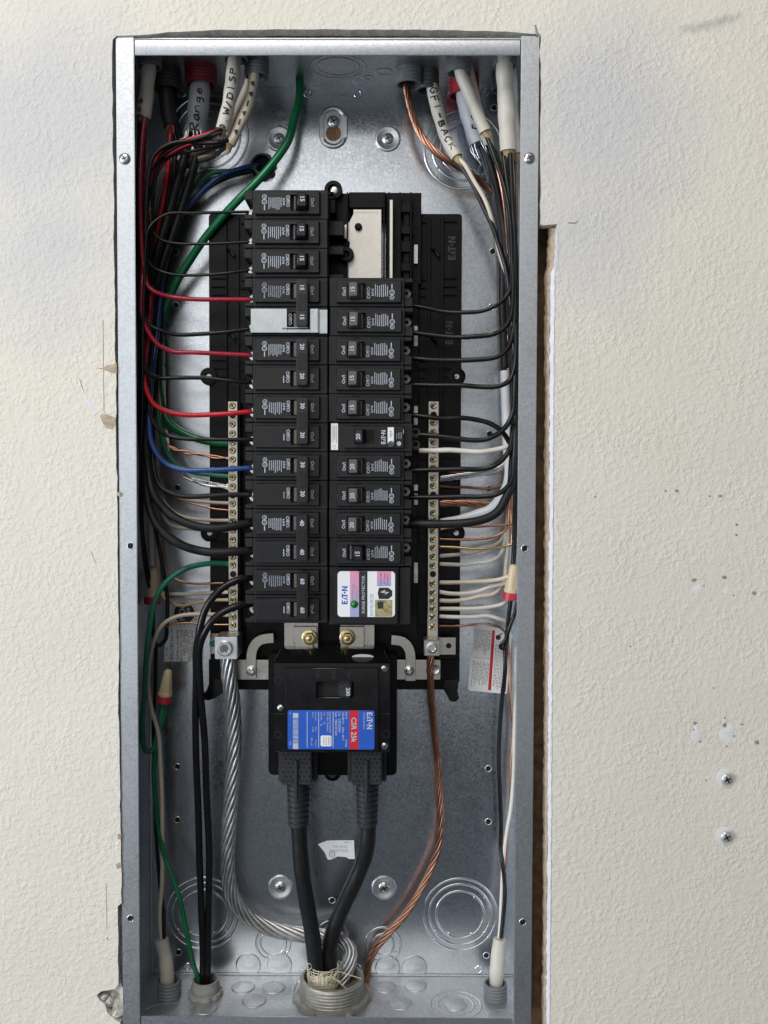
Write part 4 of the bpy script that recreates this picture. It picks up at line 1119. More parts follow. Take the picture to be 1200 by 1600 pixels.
# bus straps above the main breaker
def strap_thing(name, label, loc): return thing(name, label, 'bus strap', loc, 'metal bus straps by the main breaker')
for sgn, pxs, bolt, labl in ((-1, (444, 497), (484, 996), 'tinned bus strap with brass hex bolt above the main breaker, left one'), (1, (532, 585), (543, 996), 'tinned bus strap with brass hex bolt above the main breaker, right one')):
    org = P((pxs[0]+pxs[1])/2, 1010, 40); t = strap_thing('bus_strap', labl, org)
    mb = MB(); mx_(mb, pxs[0], 970, pxs[1], 1012, 42, 44); mb.build('strap_plate', 'tinned', t, bevel=.3, org=org)
    mb = MB()
    tp = [(458,979),(495,979),(495,1006),(489,1006),(489,1024),(461,1024),(461,1006),(458,1006)] if sgn < 0 else [(531,979),(569,979),(569,1024),(545,1024),(545,1006),(531,1006)]
    tq = [P(a_, b_, 38) for a_, b_ in tp]; mb.prism([(v.x, v.z) for v in tq], 38, 41.9)
    mb.build('strap_tab', 'tinned', t, bevel=.4, org=org)
    c = P(*bolt, 37); mb = MB(); mb.lathe((c.x, 38, c.z), [(7.2, 0), (7.2, -1.2), (6.2, -1.6)], 'y', 26); mb.build('washer', 'screw_brass', t, org=org)
    mb = MB(); mb.lathe((c.x, 36.4, c.z), [(5.2, 0), (5.2, -3.6), (4.6, -4.2), (2.6, -4.2), (2.4, -3.2), (0.01, -3.2)], 'y', 6); mb.build('hex_nut', 'screw_brass', t, org=org)
    mb = MB(); mb.lathe((c.x, 33, c.z), [(2.3, 0), (2.3, -2.2), (1.6, -2.6), (.01, -2.6)], 'y', 14); mb.build('stud_end', 'screw_brass', t, org=org)
for sgn in (-1, 1):
    cxp = lambda d: 519.5+sgn*d
    org = P(cxp(128), 1060, 50); t = strap_thing('neutral_strap', 'curved tinned neutral strap and screw at the %s of the main breaker' % ('left' if sgn < 0 else 'right'), org)
    # flat strap bent through a quarter turn
    path = [(92, 997), (100, 997.5), (112, 1000), (120, 1006), (125, 1015), (127, 1026), (127, 1060)] if sgn < 0 else [(92, 1000), (100, 1000.5), (110, 1003), (117, 1010), (121, 1019), (122, 1030), (122, 1064)]
    pp = [P(cxp(d), y, 44) for d, y in path]; pp = spline(pp, 2.5); vs = []; fs = []; n = len(pp)
    for i, v in enumerate(pp):
        tt = (pp[min(i+1, n-1)]-pp[max(i-1, 0)]).normalized(); nn = Vector((tt.z, 0, -tt.x))*4.6
        for s_ in (-1, 1):
            for dy in (0, 1.8): vs.append((v.x+nn.x*s_, 44+dy, v.z+nn.z*s_))
    for i in range(n-1):
        a_ = i*4; b_ = a_+4
        fs += [(a_, a_+2, b_+2, b_), (a_+1, b_+1, b_+3, a_+3), (a_, b_, b_+1, a_+1), (a_+2, a_+3, b_+3, b_+2)]
    fs += [(0, 1, 3, 2), (4*n-4, 4*n-2, 4*n-1, 4*n-3)]
    mb = MB().add(vs, fs); mb.build('curved_strap', 'tinned', t, bevel=.3, org=org)
    mb = MB()
    if sgn < 0: mx_(mb, 345, 1031, 425, 1062, 46.2, 48)
    else: mx_(mb, 612, 1031, 688, 1062, 46.2, 48)
    mb.build('cross_plate', 'tinned', t, bevel=.6, seg=2, org=org)
    c = P(393 if sgn < 0 else 639.5, 1048, 44); mb = MB(); mb.lathe((c.x, 44, c.z), [(4.8, 0), (4.8, -1.2), (3.4, -1.6), (3.2, -3.2), (2.2, -3.8), (1.4, -2.6), (.01, -2.6)], 'y', 18); mb.build('screw', 'screw_zinc', t, org=org)
    if sgn > 0:
        c = P(680, 1046, 46); mb = MB(); mb.lathe((c.x, 46, c.z), [(4.6, 0), (4.6, -2), (3.4, -3.4), (1.4, -2.6), (.01, -2.6)], 'y', 18); mb.build('screw', 'screw_zinc', t, org=org)
# lugs
org = P(353, 1030, 20); t = thing('neutral_lug', 'square aluminium lug with socket screw holding the aluminium cable', 'lug', org, 'terminal lugs')
mb = MB(); mx_(mb, 335.5, 995.5, 370.5, 1030, 18, 50); mb.build('lug_body', 'lug_alu', t, bevel=.6, seg=2, org=org)
mb = MB(); mx_(mb, 328, 990, 372, 1022, 50.2, 53); mb.build('lug_plate', 'tinned', t, bevel=.4, org=org)
c = P(351.5, 1013, 18); mb = MB(); mb.lathe((c.x, 18, c.z), [(7.2, 0), (7.0, -2.0), (6.2, -2.6), (4.2, -2.6), (3.8, -1.6)], 'y', 28); s = mb.build('socket_screw', 'screw_zinc', t, org=org)
mb = MB(); mb.flat(disc2d(3.6, 6), (c.x, c.z), 16.2); mb.build('hex_recess', 'handle_grey', s, smooth=0, org=org)
c = P(333, 1005, 50); mb = MB(); mb.lathe((c.x, 50, c.z), [(.01, -3), (3, -3), (3.6, 0)], 'y', 14); mb.build('green_screw', 'green_screw', t, org=org)
org = P(675, 1025, 30); t = thing('ground_lug', 'small aluminium lug holding the bare copper ground cable', 'lug', org, 'terminal lugs')
mb = MB(); mx_(mb, 663, 1000, 687, 1025, 30, 52); mb.build('lug_body', 'tinned', t, bevel=.6, org=org)
mb = MB(); mx_(mb, 684, 996, 712, 1023, 48, 50); pl_ = mb.build('lug_plate', 'tinned', t, bevel=.3, org=org)
c = P(701, 1009, 48); mb = MB(); mb.flat(disc2d(2.6), (c.x, c.z), 47.9); mb.build('plate_hole', 'void_black', pl_, smooth=0, org=org)
c = P(675, 1012, 30); mb = MB(); mb.lathe((c.x, 30, c.z), [(5.2, 0), (5.2, -1.4), (3.4, -1.8), (3.0, -.6), (.01, -.6)], 'y', 20); mb.build('screw', 'screw_zinc', t, org=org)

# ------------------------------------------------------------------ wires
def path3(pts, r, dflt):
    """pixel path with depths -> smooth path kept inside the box"""
    out = []; g = random.Random(int(pts[0][0]*7+pts[0][1]*13+len(pts)))
    for k, p in enumerate(pts):
        y = p[2] if len(p) > 2 else dflt
        v = P(p[0], p[1], y)
        if 1 < k < len(pts)-2: v += Vector((g.uniform(-.7, .7), g.uniform(-1, 1), g.uniform(-.6, .6)))
        lim = W2-T-0.3-r
        v.x = max(-lim, min(lim, v.x)); v.y = min(v.y, BD-0.3-r)
        out.append(v)
    s = spline(out, 3.5)
    lim = W2-T-0.2-r
    for v in s:
        v.x = max(-lim, min(lim, v.x)); v.y = min(v.y, BD-0.2-r)
    return s
def wire(label, mat, r, pts, depth=40, group=None, name='wire', n=10, stripped=False):
    s = path3(pts, r, depth)
    mb = MB(); mb.tube(s, r, n)
    o = mb.build(name, mat, smooth=60)
    tag(o, label, 'wire', group)
    if stripped:      # bare copper tip at the start
        m2 = MB(); d = (s[0]-s[2]).normalized(); m2.tube([s[0]-d*1, s[0]+d*3, s[0]+d*7], 0.9, 8); m2.build('bare_tip', 'copper', o)
    return o
def twisted(label, mat, R, rs, n, pitch, pts, depth=40, name='cable', core=True, loose=0.0, cat='cable', group=None, seed=0):
    s = path3(pts, R, depth); g = random.Random(seed)
    k = len(s)
    T_ = [(s[min(i+1, k-1)]-s[max(i-1, 0)]).normalized() for i in range(k)]
    N = Vector((0, 1, 0)); N = (N-T_[0]*N.dot(T_[0])).normalized()
    fr = []; L = [0.0]
    for i in range(k):
        N = (N-T_[i]*N.dot(T_[i])).normalized(); fr.append((N.copy(), T_[i].cross(N)))
        if i: L.append(L[-1]+(s[i]-s[i-1]).length)
    mb = MB()
    for j in range(n):
        ph = 2*pi*j/n; q = []; w = g.uniform(-loose, loose)
        for i in range(k):
            a = ph+2*pi*L[i]/pitch; q.append(s[i]+(fr[i][0]*cos(a)+fr[i][1]*sin(a))*(R-rs)*(1+w*sin(L[i]*.05+j)))
        mb.tube(q, rs, 7)
    if core: mb.tube(s, max(.4, R-rs*1.5), 8)
    o = mb.build(name, mat, smooth=70)
    return tag(o, label, cat, group)

LG, RG = 'feed wires to the left breakers', 'feed wires to the right breakers'
NG, NR = 'wires to the left neutral bar', 'wires to the right neutral bar'
# left column feeds
wire('thin black wire looping from the topmost left breaker down the left side', 'wire_black', 1.35, [(389,331,32),(340,332,28),(300,333,26),(265,334,24),(247,343,22),(233,360,20),(227,384,18),(226,430,18),(224,500,16),(223,560,16),(222,640,20),(220,720,24),(219,800,34),(222,850,48),(228,895,60),(235,925,68),(238,948,70)], group=LG)
wire('thin black wire bending into the second left breaker from the top', 'wire_black', 1.35, [(390,378,32),(350,380,30),(310,381,30),(272,380,28),(250,373,27),(239,362,27),(236,345,27),(236,300,30),(240,270,34),(262,246,36),(300,236,36),(330,230,36),(352,224,36)], group=LG)
wire('thin black wire bending into the third left breaker from the top', 'wire_black', 1.35, [(391,422,32),(350,427,28),(310,430,28),(270,428,26),(246,421,25),(234,411,24),(229,396,24),(227,360,26),(230,300,30),(240,262,30),(258,240,26),(290,224,24),(320,216,24),(345,207,26)], group=LG)
wire('dark red wire into the upper pole of the retainer-clipped double breaker', 'wire_red', 2.0, [(393,468,32),(350,468,28),(305,467,25),(265,463,22),(243,456,20),(231,446,19),(226,432,19),(222,400,20),(219,340,22),(218,280,24),(221,230,30),(226,185,36)], group=LG)
wire('black wire into the lower pole of the retainer-clipped double breaker', 'wire_black', 1.9, [(390,514,32),(350,519,28),(310,523,26),(275,522,24),(250,517,22),(234,507,20),(227,492,20),(225,465,22),(226,400,30),(222,320,34),(219,260,36),(220,210,38),(222,180,40)], group=LG)
wire('dark red wire into the upper pole of the double breaker marked 20', 'wire_red', 2.0, [(393,555,32),(350,553,28),(305,552,25),(270,549,23),(250,540,21),(236,525,19),(227,508,18),(223,490,18),(221,440,20),(226,380,34),(233,310,42),(248,262,44),(275,237,42),(320,218,36),(350,203,32)], group=LG)
wire('black wire into the lower pole of the double breaker marked 20', 'wire_black', 1.9, [(393,598,32),(360,595,28),(320,591,26),(280,590,24),(250,590,22),(234,586,20),(226,574,18),(223,555,18),(222,500,22),(228,420,40),(232,340,46),(238,280,48),(255,245,46),(300,221,40),(345,202,34)], group=LG)
wire('bright red wire into the upper pole of the double breaker marked 30', 'wire_red_bright', 2.3, [(393,643,32),(360,646,28),(325,648,26),(290,648,24),(262,643,22),(242,633,20),(231,616,19),(226,595,20),(228,560,26),(234,500,40),(238,430,52),(245,370,58),(255,310,62),(263,255,64),(266,215,66),(267,196,68)], group=LG)
wire('thin glossy black wire below the bright red wire, into a breaker marked 30', 'wire_black', 1.9, [(395,687,32),(355,687,28),(320,687,27),(290,685,26),(262,680,25),(246,671,24),(238,658,24),(234,640,26),(234,560,40),(243,440,60),(258,340,68),(268,270,68),(275,225,68),(272,195,70)], group=LG)
wire('blue wire curving from the rear fitting into a double breaker marked 30', 'wire_blue', 2.4, [(393,731,32),(360,733,28),(320,735,26),(285,733,25),(260,724,24),(244,707,24),(236,684,25),(234,655,28),(238,590,44),(246,520,60),(250,470,68),(256,420,72),(268,375,74),(285,335,76),(312,300,77),(345,276,78),(378,263,82),(402,257,92)], group=LG)
wire('charcoal wire from the rear fitting into the lower pole beside the blue wire', 'wire_black_matt', 2.3, [(393,773,32),(355,773,28),(320,776,27),(292,777,27),(268,772,27),(251,760,28),(242,742,30),(238,715,34),(240,640,52),(248,560,66),(254,480,76),(264,410,80),(285,345,82),(315,302,83),(350,280,84),(385,269,86),(408,266,93)], group=LG)
wire('thick black wire into the upper pole of the double breaker marked 40', 'wire_black_matt', 4.0, [(393,817,32),(365,822,26),(335,825,23),(305,821,22),(278,810,22),(255,793,22),(239,768,24),(231,735,28),(228,690,32),(226,600,38),(230,500,46),(240,420,54),(262,340,60),(280,280,62),(291,235,64),(297,205,66)], group=LG)
wire('thick black wire into the lower pole of the double breaker marked 40', 'wire_black_matt', 4.0, [(393,861,32),(365,862,26),(335,863,23),(310,860,22),(285,852,21),(262,838,21),(245,818,22),(234,790,24),(228,750,28),(223,700,34),(222,600,46),(232,500,56),(250,420,62),(275,350,66),(295,290,68),(308,240,68),(314,205,68)], group=LG)
wire('black cable from the bottom bushing into the upper pole of the breaker marked 60', 'wire_black', 3.3, [(396,902,30),(375,905,24),(352,915,20),(332,933,18),(319,957,18),(311,985,20),(307,1015,26),(306,1060,34),(305,1110,42),(306,1180,50),(309,1260,56),(312,1350,60),(315,1430,62),(317,1490,62),(317,1545,62)], group=LG)
wire('black cable from the bottom bushing into the lower pole of the breaker marked 60', 'wire_black', 3.3, [(396,943,30),(378,945,24),(357,951,20),(337,964,18),(322,983,18),(313,1010,22),(312,1050,32),(315,1100,42),(319,1160,50),(323,1240,56),(326,1330,60),(326,1420,62),(325,1490,62),(324,1545,62)], group=LG)
# left neutral bar
wire('thick green ground wire sweeping from the box top across to the left neutral bar', 'wire_green', 3.9, [(357,692,60),(335,691,62),(308,685,64),(284,675,68),(266,660,72),(253,638,76),(247,605,78),(247,560,78),(251,510,78),(260,475,76),(276,440,74),(296,408,70),(318,376,66),(345,343,62),(372,312,60),(400,284,62),(428,254,66),(449,220,70),(460,185,74),(467,150,78),(468,120,80),(468,104,80)], group=NG)
wire('green wire running beneath the blue wire to the left neutral bar', 'wire_green_light', 2.2, [(357,744,60),(330,742,60),(300,737,60),(278,727,60),(261,708,58),(252,680,56),(246,640,60),(244,560,72),(246,470,82),(254,390,86),(275,330,88),(305,290,86),(330,271,84),(365,267,84),(400,262,90)], group=NG)
for i, (lab_, d) in enumerate((('upper bare copper wire of the twisted pair reaching the left neutral bar', 0), ('lower bare copper wire of the twisted pair reaching the left neutral bar', 1))):
    s_ = 1 if i == 0 else -1
    wire(lab_, 'copper', 1.05, [(357,716+2*s_*0.6,60),(335,714-2*s_,62),(312,710+1.5*s_,62),(290,707-2*s_,62),(272,702+1.5*s_,62),(259,692-1*s_,62),(252,675+2*s_,62),(249-2*s_,640,64),(246+2*s_,560,74),(244-2*s_,460,84),(252+2*s_,360,88),(270,290,86),(300+5*s_,250,80),(345+6*s_,225,60)], group=NG)
mb = MB()
for i in range(6):
    g = random.Random(i); o = [g.uniform(-4, 4) for _ in range(12)]
    mb.tube(path3([(357,757+i*1.6,60),(335,757+o[0],60),(312,753+o[1],62),(292,745+o[2],64),(276,733+o[3],68),(265+o[4]*.6,712,72),(259+o[5]*.8,680,76),(255+o[6],630,80),(254+o[7],570,82),(251+o[8],500,86),(252+o[9],430,88),(262+o[10],360,88),(285,280,84),(300,220,76)], .75, 60), .75, 6)
tag(mb.build('stranded_wire', 'aluminium', smooth=60), 'loose silver stranded wire fanning into the left neutral bar below the green wire', 'wire', NG)
wire('off-white wire to the left neutral bar just under the charcoal wire', 'wire_tan', 1.7, [(357,786,60),(330,785,60),(305,783,60),(282,777,60),(262,768,60),(250,752,60),(243,725,62),(240,660,66),(242,560,74),(244,450,78),(246,360,80),(254,300,80),(275,262,74),(310,240,64),(350,222,46)], group=NG)
wire('bare copper wire to the left neutral bar under the off-white wire', 'copper', 1.0, [(357,797,60),(335,795,60),(310,790,60),(285,783,60),(265,776,62),(253,764,66),(247,740,70),(244,670,76),(243,560,84),(246,440,88),(250,350,88),(262,290,84),(300,246,74),(348,215,50)], group=NG)
wire('off-white wire to the left neutral bar above the thick black wire', 'wire_tan', 1.7, [(357,813,60),(332,813,60),(308,812,60),(284,806,60),(266,795,62),(254,778,66),(248,750,70),(245,680,76),(240,560,80),(240,440,84),(245,340,86),(258,280,84),(290,250,76),(345,228,60)], group=NG)
wire('off-white wire emerging under the thick black wires to the left neutral bar', 'wire_tan', 1.7, [(357,829,62),(330,829,64),(300,827,66),(276,824,66),(262,818,66),(254,806,68),(249,780,72),(246,700,80),(243,560,86),(250,400,90)], group=NG)
wire('green wire arching into the left neutral bar under the thick black wires', 'wire_green_light', 2.5, [(357,881,58),(335,880,52),(312,882,46),(288,890,42),(266,903,40),(250,922,38),(239,947,38),(233,985,40),(229,1030,44),(225,1085,50),(222,1130,56),(222,1158,60),(228,1174,62),(238,1173,64),(246,1150,66),(252,1120,66),(255,1098,66)], group=NG)
wire('bare copper wire bending into the left neutral bar below the arching green wire', 'copper', 1.1, [(357,911,60),(335,911,60),(310,912,62),(290,910,64),(275,904,66),(265,893,68),(258,873,70),(254,845,72),(252,800,76),(255,720,84),(257,600,90)], group=NG)
wire('white wire running straight to the left neutral bar behind the black cables', 'wire_white', 1.8, [(357,925,60),(330,926,64),(300,928,70),(275,929,74),(255,927,78),(242,915,80),(236,890,82)], group=NG)
wire('yellowish white wire dipping to the left neutral bar over the sticker', 'nut_tan', 1.6, [(357,937,60),(330,938,64),(305,942,68),(284,946,72),(268,943,74),(256,932,76),(249,915,78),(247,890,80),(246,840,84)], group=NG)
wire('white wire arching from the left neutral bar down to the bottom left bushing', 'wire_tan', 2.0, [(357,961,60),(330,960,58),(305,959,56),(282,962,54),(262,970,52),(248,985,52),(239,1008,54),(234,1040,56),(233,1075,58),(238,1110,60),(246,1145,62),(251,1190,64),(253,1250,66),(254,1320,68),(253,1380,68),(250,1430,68),(253,1470,66),(258,1500,64)], group=NG)
wire('bare copper wire from the lowest left neutral screw down beside the white wire', 'copper', 1.0, [(357,976,60),(330,976,60),(308,974,60),(285,974,58),(265,978,58),(247,986,60),(240,1005,62),(235,1040,64),(234,1080,64),(240,1120,66),(248,1160,68),(253,1230,72),(256,1320,74),(255,1400,74),(253,1440,72),(256,1475,66)], group=NG)
wire('black wire running down the left side into a loop by the sticker', 'wire_black', 1.9, [(223,720,50),(230,770,50),(240,815,52),(249,855,54),(257,895,56),(261,935,58),(261,975,60),(258,998,62),(250,1008,62),(243,1006,62),(240,992,62),(239,965,64),(240,945,66),(241,930,70)], group=LG)
wire('long thin black wire hanging to the bottom left bushing', 'wire_black', 1.8, [(244,1008,62),(243,1060,68),(241,1130,74),(241,1220,76),(243,1290,74),(247,1345,72),(252,1390,70),(255,1425,68),(256,1455,66),(257,1490,64)], group=LG)
wire('green wire from the wire nut down to the grey bottom bushing', 'wire_green', 2.3, [(260,1098,66),(254,1125,66),(246,1155,66),(241,1195,66),(242,1245,66),(247,1295,66),(256,1335,64),(269,1370,62),(282,1405,60),(289,1440,58),(294,1475,58),(301,1503,60),(310,1530,62)], group=LG)
wire('pale wire running down the left wall to the wire nut', 'wire_white', 2.4, [(226,620,86),(229,700,86),(233,780,84),(236,840,80),(238,885,76)], group=LG)
# filler bundle, left: the rest of the cable cores seen behind
wire('grey wire at the back of the upper left bundle', 'wire_grey', 1.9, [(352,226,40),(320,236,60),(290,248,70),(262,266,74),(247,300,74),(240,345,72),(238,400,70),(236,480,70),(236,560,72),(238,640,76)], group='wires in the upper left bundle')
wire('light grey wire curving from the tan cable into the upper left bundle', 'wire_grey', 1.9, [(356,228,44),(330,246,60),(300,256,70),(272,275,74),(255,305,72),(248,350,70),(243,420,72),(241,520,76),(240,620,80)], group='wires in the upper left bundle')
wire('off-white wire from the tan cable into the upper left bundle', 'wire_tan', 1.7, [(358,228,46),(335,240,58),(310,247,66),(288,262,74),(268,290,76),(257,330,76),(250,390,78),(246,480,80)], group='wires in the upper left bundle')
wire('black wire hanging from the cable nearest the left flange', 'wire_black', 1.9, [(219,182,40),(217,230,46),(216,300,50),(217,380,52),(218,460,50),(219,560,46),(219,660,44),(220,760,46),(223,830,54),(230,885,64),(237,925,70),(239,950,70)], group='wires in the upper left bundle')
wire('dark red wire hanging behind the cable nearest the left flange', 'wire_red', 1.9, [(227,182,48),(226,230,56),(224,290,60),(222,360,62),(222,440,60),(222,520,58),(221,600,56),(222,680,54)], group='wires in the upper left bundle')
wire('black wire arching over from the dishwasher cable to the left bundle', 'wire_black', 1.9, [(346,202,28),(325,212,24),(300,219,22),(272,224,22),(250,232,22),(238,247,22),(232,275,22),(229,320,22),(228,370,22),(226,440,24),(224,520,26)], group='wires in the upper left bundle')
wire('red wire arching beside the black one from the dishwasher cable', 'wire_red_bright', 1.9, [(349,200,32),(335,206,29),(315,213,27),(290,219,27),(265,227,28),(248,240,30),(238,262,30),(232,300,32),(229,360,34),(227,440,34)], group='wires in the upper left bundle')
wire('black wire from the tan cable bending hard left into the bundle', 'wire_black', 1.9, [(356,219,30),(350,221,28),(335,223,26),(312,222,26),(290,222,28),(270,228,30),(254,242,32),(245,268,34),(240,310,36),(236,370,38),(232,450,40)], group='wires in the upper left bundle')
wire('dark wire hanging from the dark bushing beside the red wire', 'wire_black', 1.9, [(275,180,70),(277,210,70),(275,250,68),(268,300,66),(256,360,66),(246,440,66),(240,540,60)], group='wires in the upper left bundle')
wire('green wire showing behind the range cable cores', 'wire_green_light', 2.0, [(283,250,82),(275,285,82),(266,320,82),(258,360,82),(250,420,84),(247,500,86)], group='wires in the upper left bundle')

# right column feeds
wire('thin black wire into the topmost right breaker', 'wire_black', 1.9, [(641,477,32),(665,481,30),(695,486,28),(725,488,26),(752,485,24),(775,477,23),(790,466,22),(798,450,22),(800,425,22),(800,380,22),(796,330,26),(784,280,32),(770,240,38),(760,212,42)], group=RG)
wire('black wire into the second right breaker from the top', 'wire_black', 2.3, [(641,519,32),(670,523,30),(705,526,28),(740,526,26),(770,522,24),(787,513,22),(797,498,20),(801,475,20),(803,430,22),(802,380,26),(797,320,30),(790,270,34),(786,240,38)], group=RG)
wire('black wire into the third right breaker from the top', 'wire_black', 2.3, [(641,559,32),(670,562,30),(705,563,28),(745,562,26),(775,557,24),(792,546,21),(801,528,19),(804,500,19),(805,440,22),(804,370,24),(800,300,26),(797,240,30)], group=RG)
wire('black wire into the fourth right breaker from the top', 'wire_black', 2.3, [(641,601,32),(680,602,30),(720,603,28),(755,605,26),(780,603,23),(796,594,20),(804,576,17),(806,545,17),(806,480,20),(805,400,28),(800,320,36),(793,270,40),(787,240,44)], group=RG)
wire('black wire crossing down behind its neighbour from the fifth right breaker', 'wire_black', 2.3, [(641,648,32),(665,651,30),(695,653,30),(722,653,30),(746,655,30),(766,662,30),(783,674,30),(795,688,32),(801,710,36),(804,750,42),(804,800,50),(803,860,56),(800,905,58),(798,938,58)], group=RG)
wire('black wire into the breaker with the TEST button', 'wire_black', 2.4, [(655,679,30),(680,681,28),(705,684,26),(735,687,25),(760,686,24),(780,678,22),(794,664,20),(802,643,18),(805,615,18),(806,560,20),(806,480,26),(804,400,34),(797,330,44),(785,270,50),(772,235,52)], group=RG)
wire('white pigtail wire from the breaker with the TEST button', 'wire_white', 2.3, [(655,704,30),(680,704,28),(700,704,27),(722,705,26),(750,706,26),(775,703,26),(793,698,28),(803,692,32),(806,675,38),(806,640,44)], group=RG)
wire('black wire into the right breaker just below the TEST button breaker', 'wire_black', 2.35, [(641,735,32),(680,734,30),(715,733,28),(750,732,27),(772,728,26),(786,718,25),(795,703,25),(800,682,26),(803,650,28),(805,590,32),(806,500,38),(803,400,46),(794,320,54),(780,260,58),(764,222,58)], group=RG)
wire('black wire into the right breaker two below the TEST button breaker', 'wire_black', 2.35, [(641,777,32),(680,777,30),(720,777,28),(755,776,26),(776,772,25),(791,763,24),(800,748,24),(804,725,24),(806,680,26),(807,600,32),(807,500,42),(805,400,50),(800,320,54),(795,250,54)], group=RG)
wire('thick black wire into the lowest marked-20 breaker on the right', 'wire_black_matt', 4.0, [(640,818,30),(668,819,26),(700,819,24),(732,817,24),(758,811,24),(777,799,24),(790,781,24),(798,758,25),(802,728,28),(804,680,36),(804,600,50),(800,500,62),(794,420,68),(785,350,72),(772,290,74),(760,250,74),(752,228,74)], group=RG)
o = wire('thick black cable with white tape on its lower length, right gutter', 'wire_black_matt', 4.2, [(789,575,78),(787,520,80),(786,470,80),(786,420,80),(782,360,80),(774,310,80),(764,270,80),(756,240,80),(749,225,80)], group=RG, name='taped_cable')
s_ = path3([(789,580,78),(790,620,76),(791,660,72),(793,700,68),(795,730,64),(793,757,60),(783,778,58),(766,794,58),(742,804,58),(716,811,58),(686,815,60)], 4.4, 60)
mb = MB(); k_ = len(s_); mb.tube(s_, [4.6-(2.0*max(0, (i-k_*0.72)/(k_*0.28))) + 0.12*sin(i*1.7) for i in range(k_)], 12); mb.build('white_tape', 'wire_tape', o, smooth=60)
# right neutral bar
twisted('bare stranded copper ground wire from the top bushing to the right neutral bar', 'copper', 3.4, 1.17, 6, 75, [(684,787,60),(705,786,60),(730,786,60),(755,788,60),(772,788,62),(785,780,66),(793,762,70),(796,730,74),(797,680,76),(797,600,78),(797,520,78),(796,440,78),(790,370,78),(776,315,78),(758,290,74),(738,274,68),(713,259,62),(688,243,60),(665,221,60),(650,196,62),(641,165,64),(635,135,66),(633,112,66)], name='ground_cable', group='ground cables')
twisted('silver stranded wire twisted into the right neutral bar', 'aluminium', 3.2, 1.08, 6, 42, [(686,748,60),(705,746,60),(728,742,62),(750,739,64),(772,736,66),(786,728,70),(793,712,74),(796,680,80),(797,620,84)], name='stranded_wire', cat='wire', group=NR)
wire('bare copper wire curving behind the black wire to the right neutral bar', 'copper', 1.2, [(684,733,60),(700,736,62),(722,738,64),(745,736,66),(765,731,68),(780,722,70),(789,708,72),(793,690,74),(795,640,80),(796,560,84)], group=NR)
wire('straight bare copper wire to the right neutral bar above the stranded copper', 'copper', 1.3, [(684,759,60),(705,761,62),(730,762,66),(760,763,70),(785,760,74),(796,750,78),(800,720,82),(802,660,86)], group=NR)
wire('bare copper wire passing under the thick black wire to the right neutral bar', 'copper', 1.15, [(684,828,60),(702,825,58),(722,822,58),(745,822,58),(770,822,58),(790,821,58),(804,815,58),(808,800,60)], group=NR)
wire('bare copper wire bending up from the right neutral bar below the tray ear', 'copper', 1.3, [(684,842,60),(715,843,60),(745,843,60),(770,840,60),(785,834,60),(793,822,60),(796,800,62),(797,770,66),(798,720,76)], group=NR)
wire('yellowish bare copper wire running level to the right neutral bar', 'copper_yellow', 1.25, [(684,854,60),(712,855,60),(740,857,60),(768,856,60),(790,853,60),(805,848,60),(809,840,60)], group=NR)
wire('tan wire rising from behind into the right neutral bar', 'wire_tan', 1.9, [(684,869,60),(708,867,64),(735,863,70),(760,857,74),(778,848,78),(789,833,80),(794,810,82),(797,770,86),(799,700,90)], group=NR)
wire('white wire with an upward bend, right neutral bar', 'wire_white', 1.9, [(686,881,60),(708,882,62),(726,882,62),(742,879,62),(760,877,62),(774,874,64),(783,866,68),(788,852,72),(791,830,76),(794,790,82)], group=NR)
wire('pair of off-white cores standing upright at the right gutter', 'wire_tan', 2.1, [(789,905,70),(791,880,70),(793,850,72),(794,810,76),(796,760,82)], group=NR)
wire('off-white wire level with the wire nut, right neutral bar', 'wire_tan', 2.0, [(686,910,60),(710,910,60),(740,909,58),(768,907,56),(787,904,54),(800,897,54),(807,886,54)], group=NR)
wire('white wire crossing upward to the right neutral bar below the wire nut', 'wire_white', 2.0, [(684,924,60),(700,927,60),(722,928,60),(745,924,60),(768,917,60),(788,911,60),(803,903,60),(808,890,60)], group=NR)
wire('pinkish tan wire sweeping upward to the right neutral bar', 'wire_tan', 2.0, [(684,938,60),(706,939,60),(728,937,60),(750,932,60),(769,928,62),(781,920,64),(788,908,66),(791,890,68)], group=NR)
wire('white wire rising gently to the right neutral bar, third from the lowest', 'wire_white', 1.9, [(684,951,60),(712,951,60),(740,950,60),(765,948,60),(785,944,62),(797,936,64)], group=NR)
wire('white wire drooping at its end, second from the lowest on the right bar', 'wire_white', 1.9, [(686,963,60),(712,964,60),(740,963,62),(762,963,64),(780,966,66),(793,973,70),(799,990,74)], group=NR)
wire('lowest bare copper wire on the right neutral bar', 'copper', 1.2, [(684,978,60),(712,978,62),(738,976,64),(762,976,68),(780,980,72),(791,990,76),(795,1020,80),(797,1080,80),(800,1145,80),(799,1200,80),(796,1260,80),(793,1310,78),(790,1360,76),(787,1410,72),(784,1450,68),(781,1480,66)], group=NR)
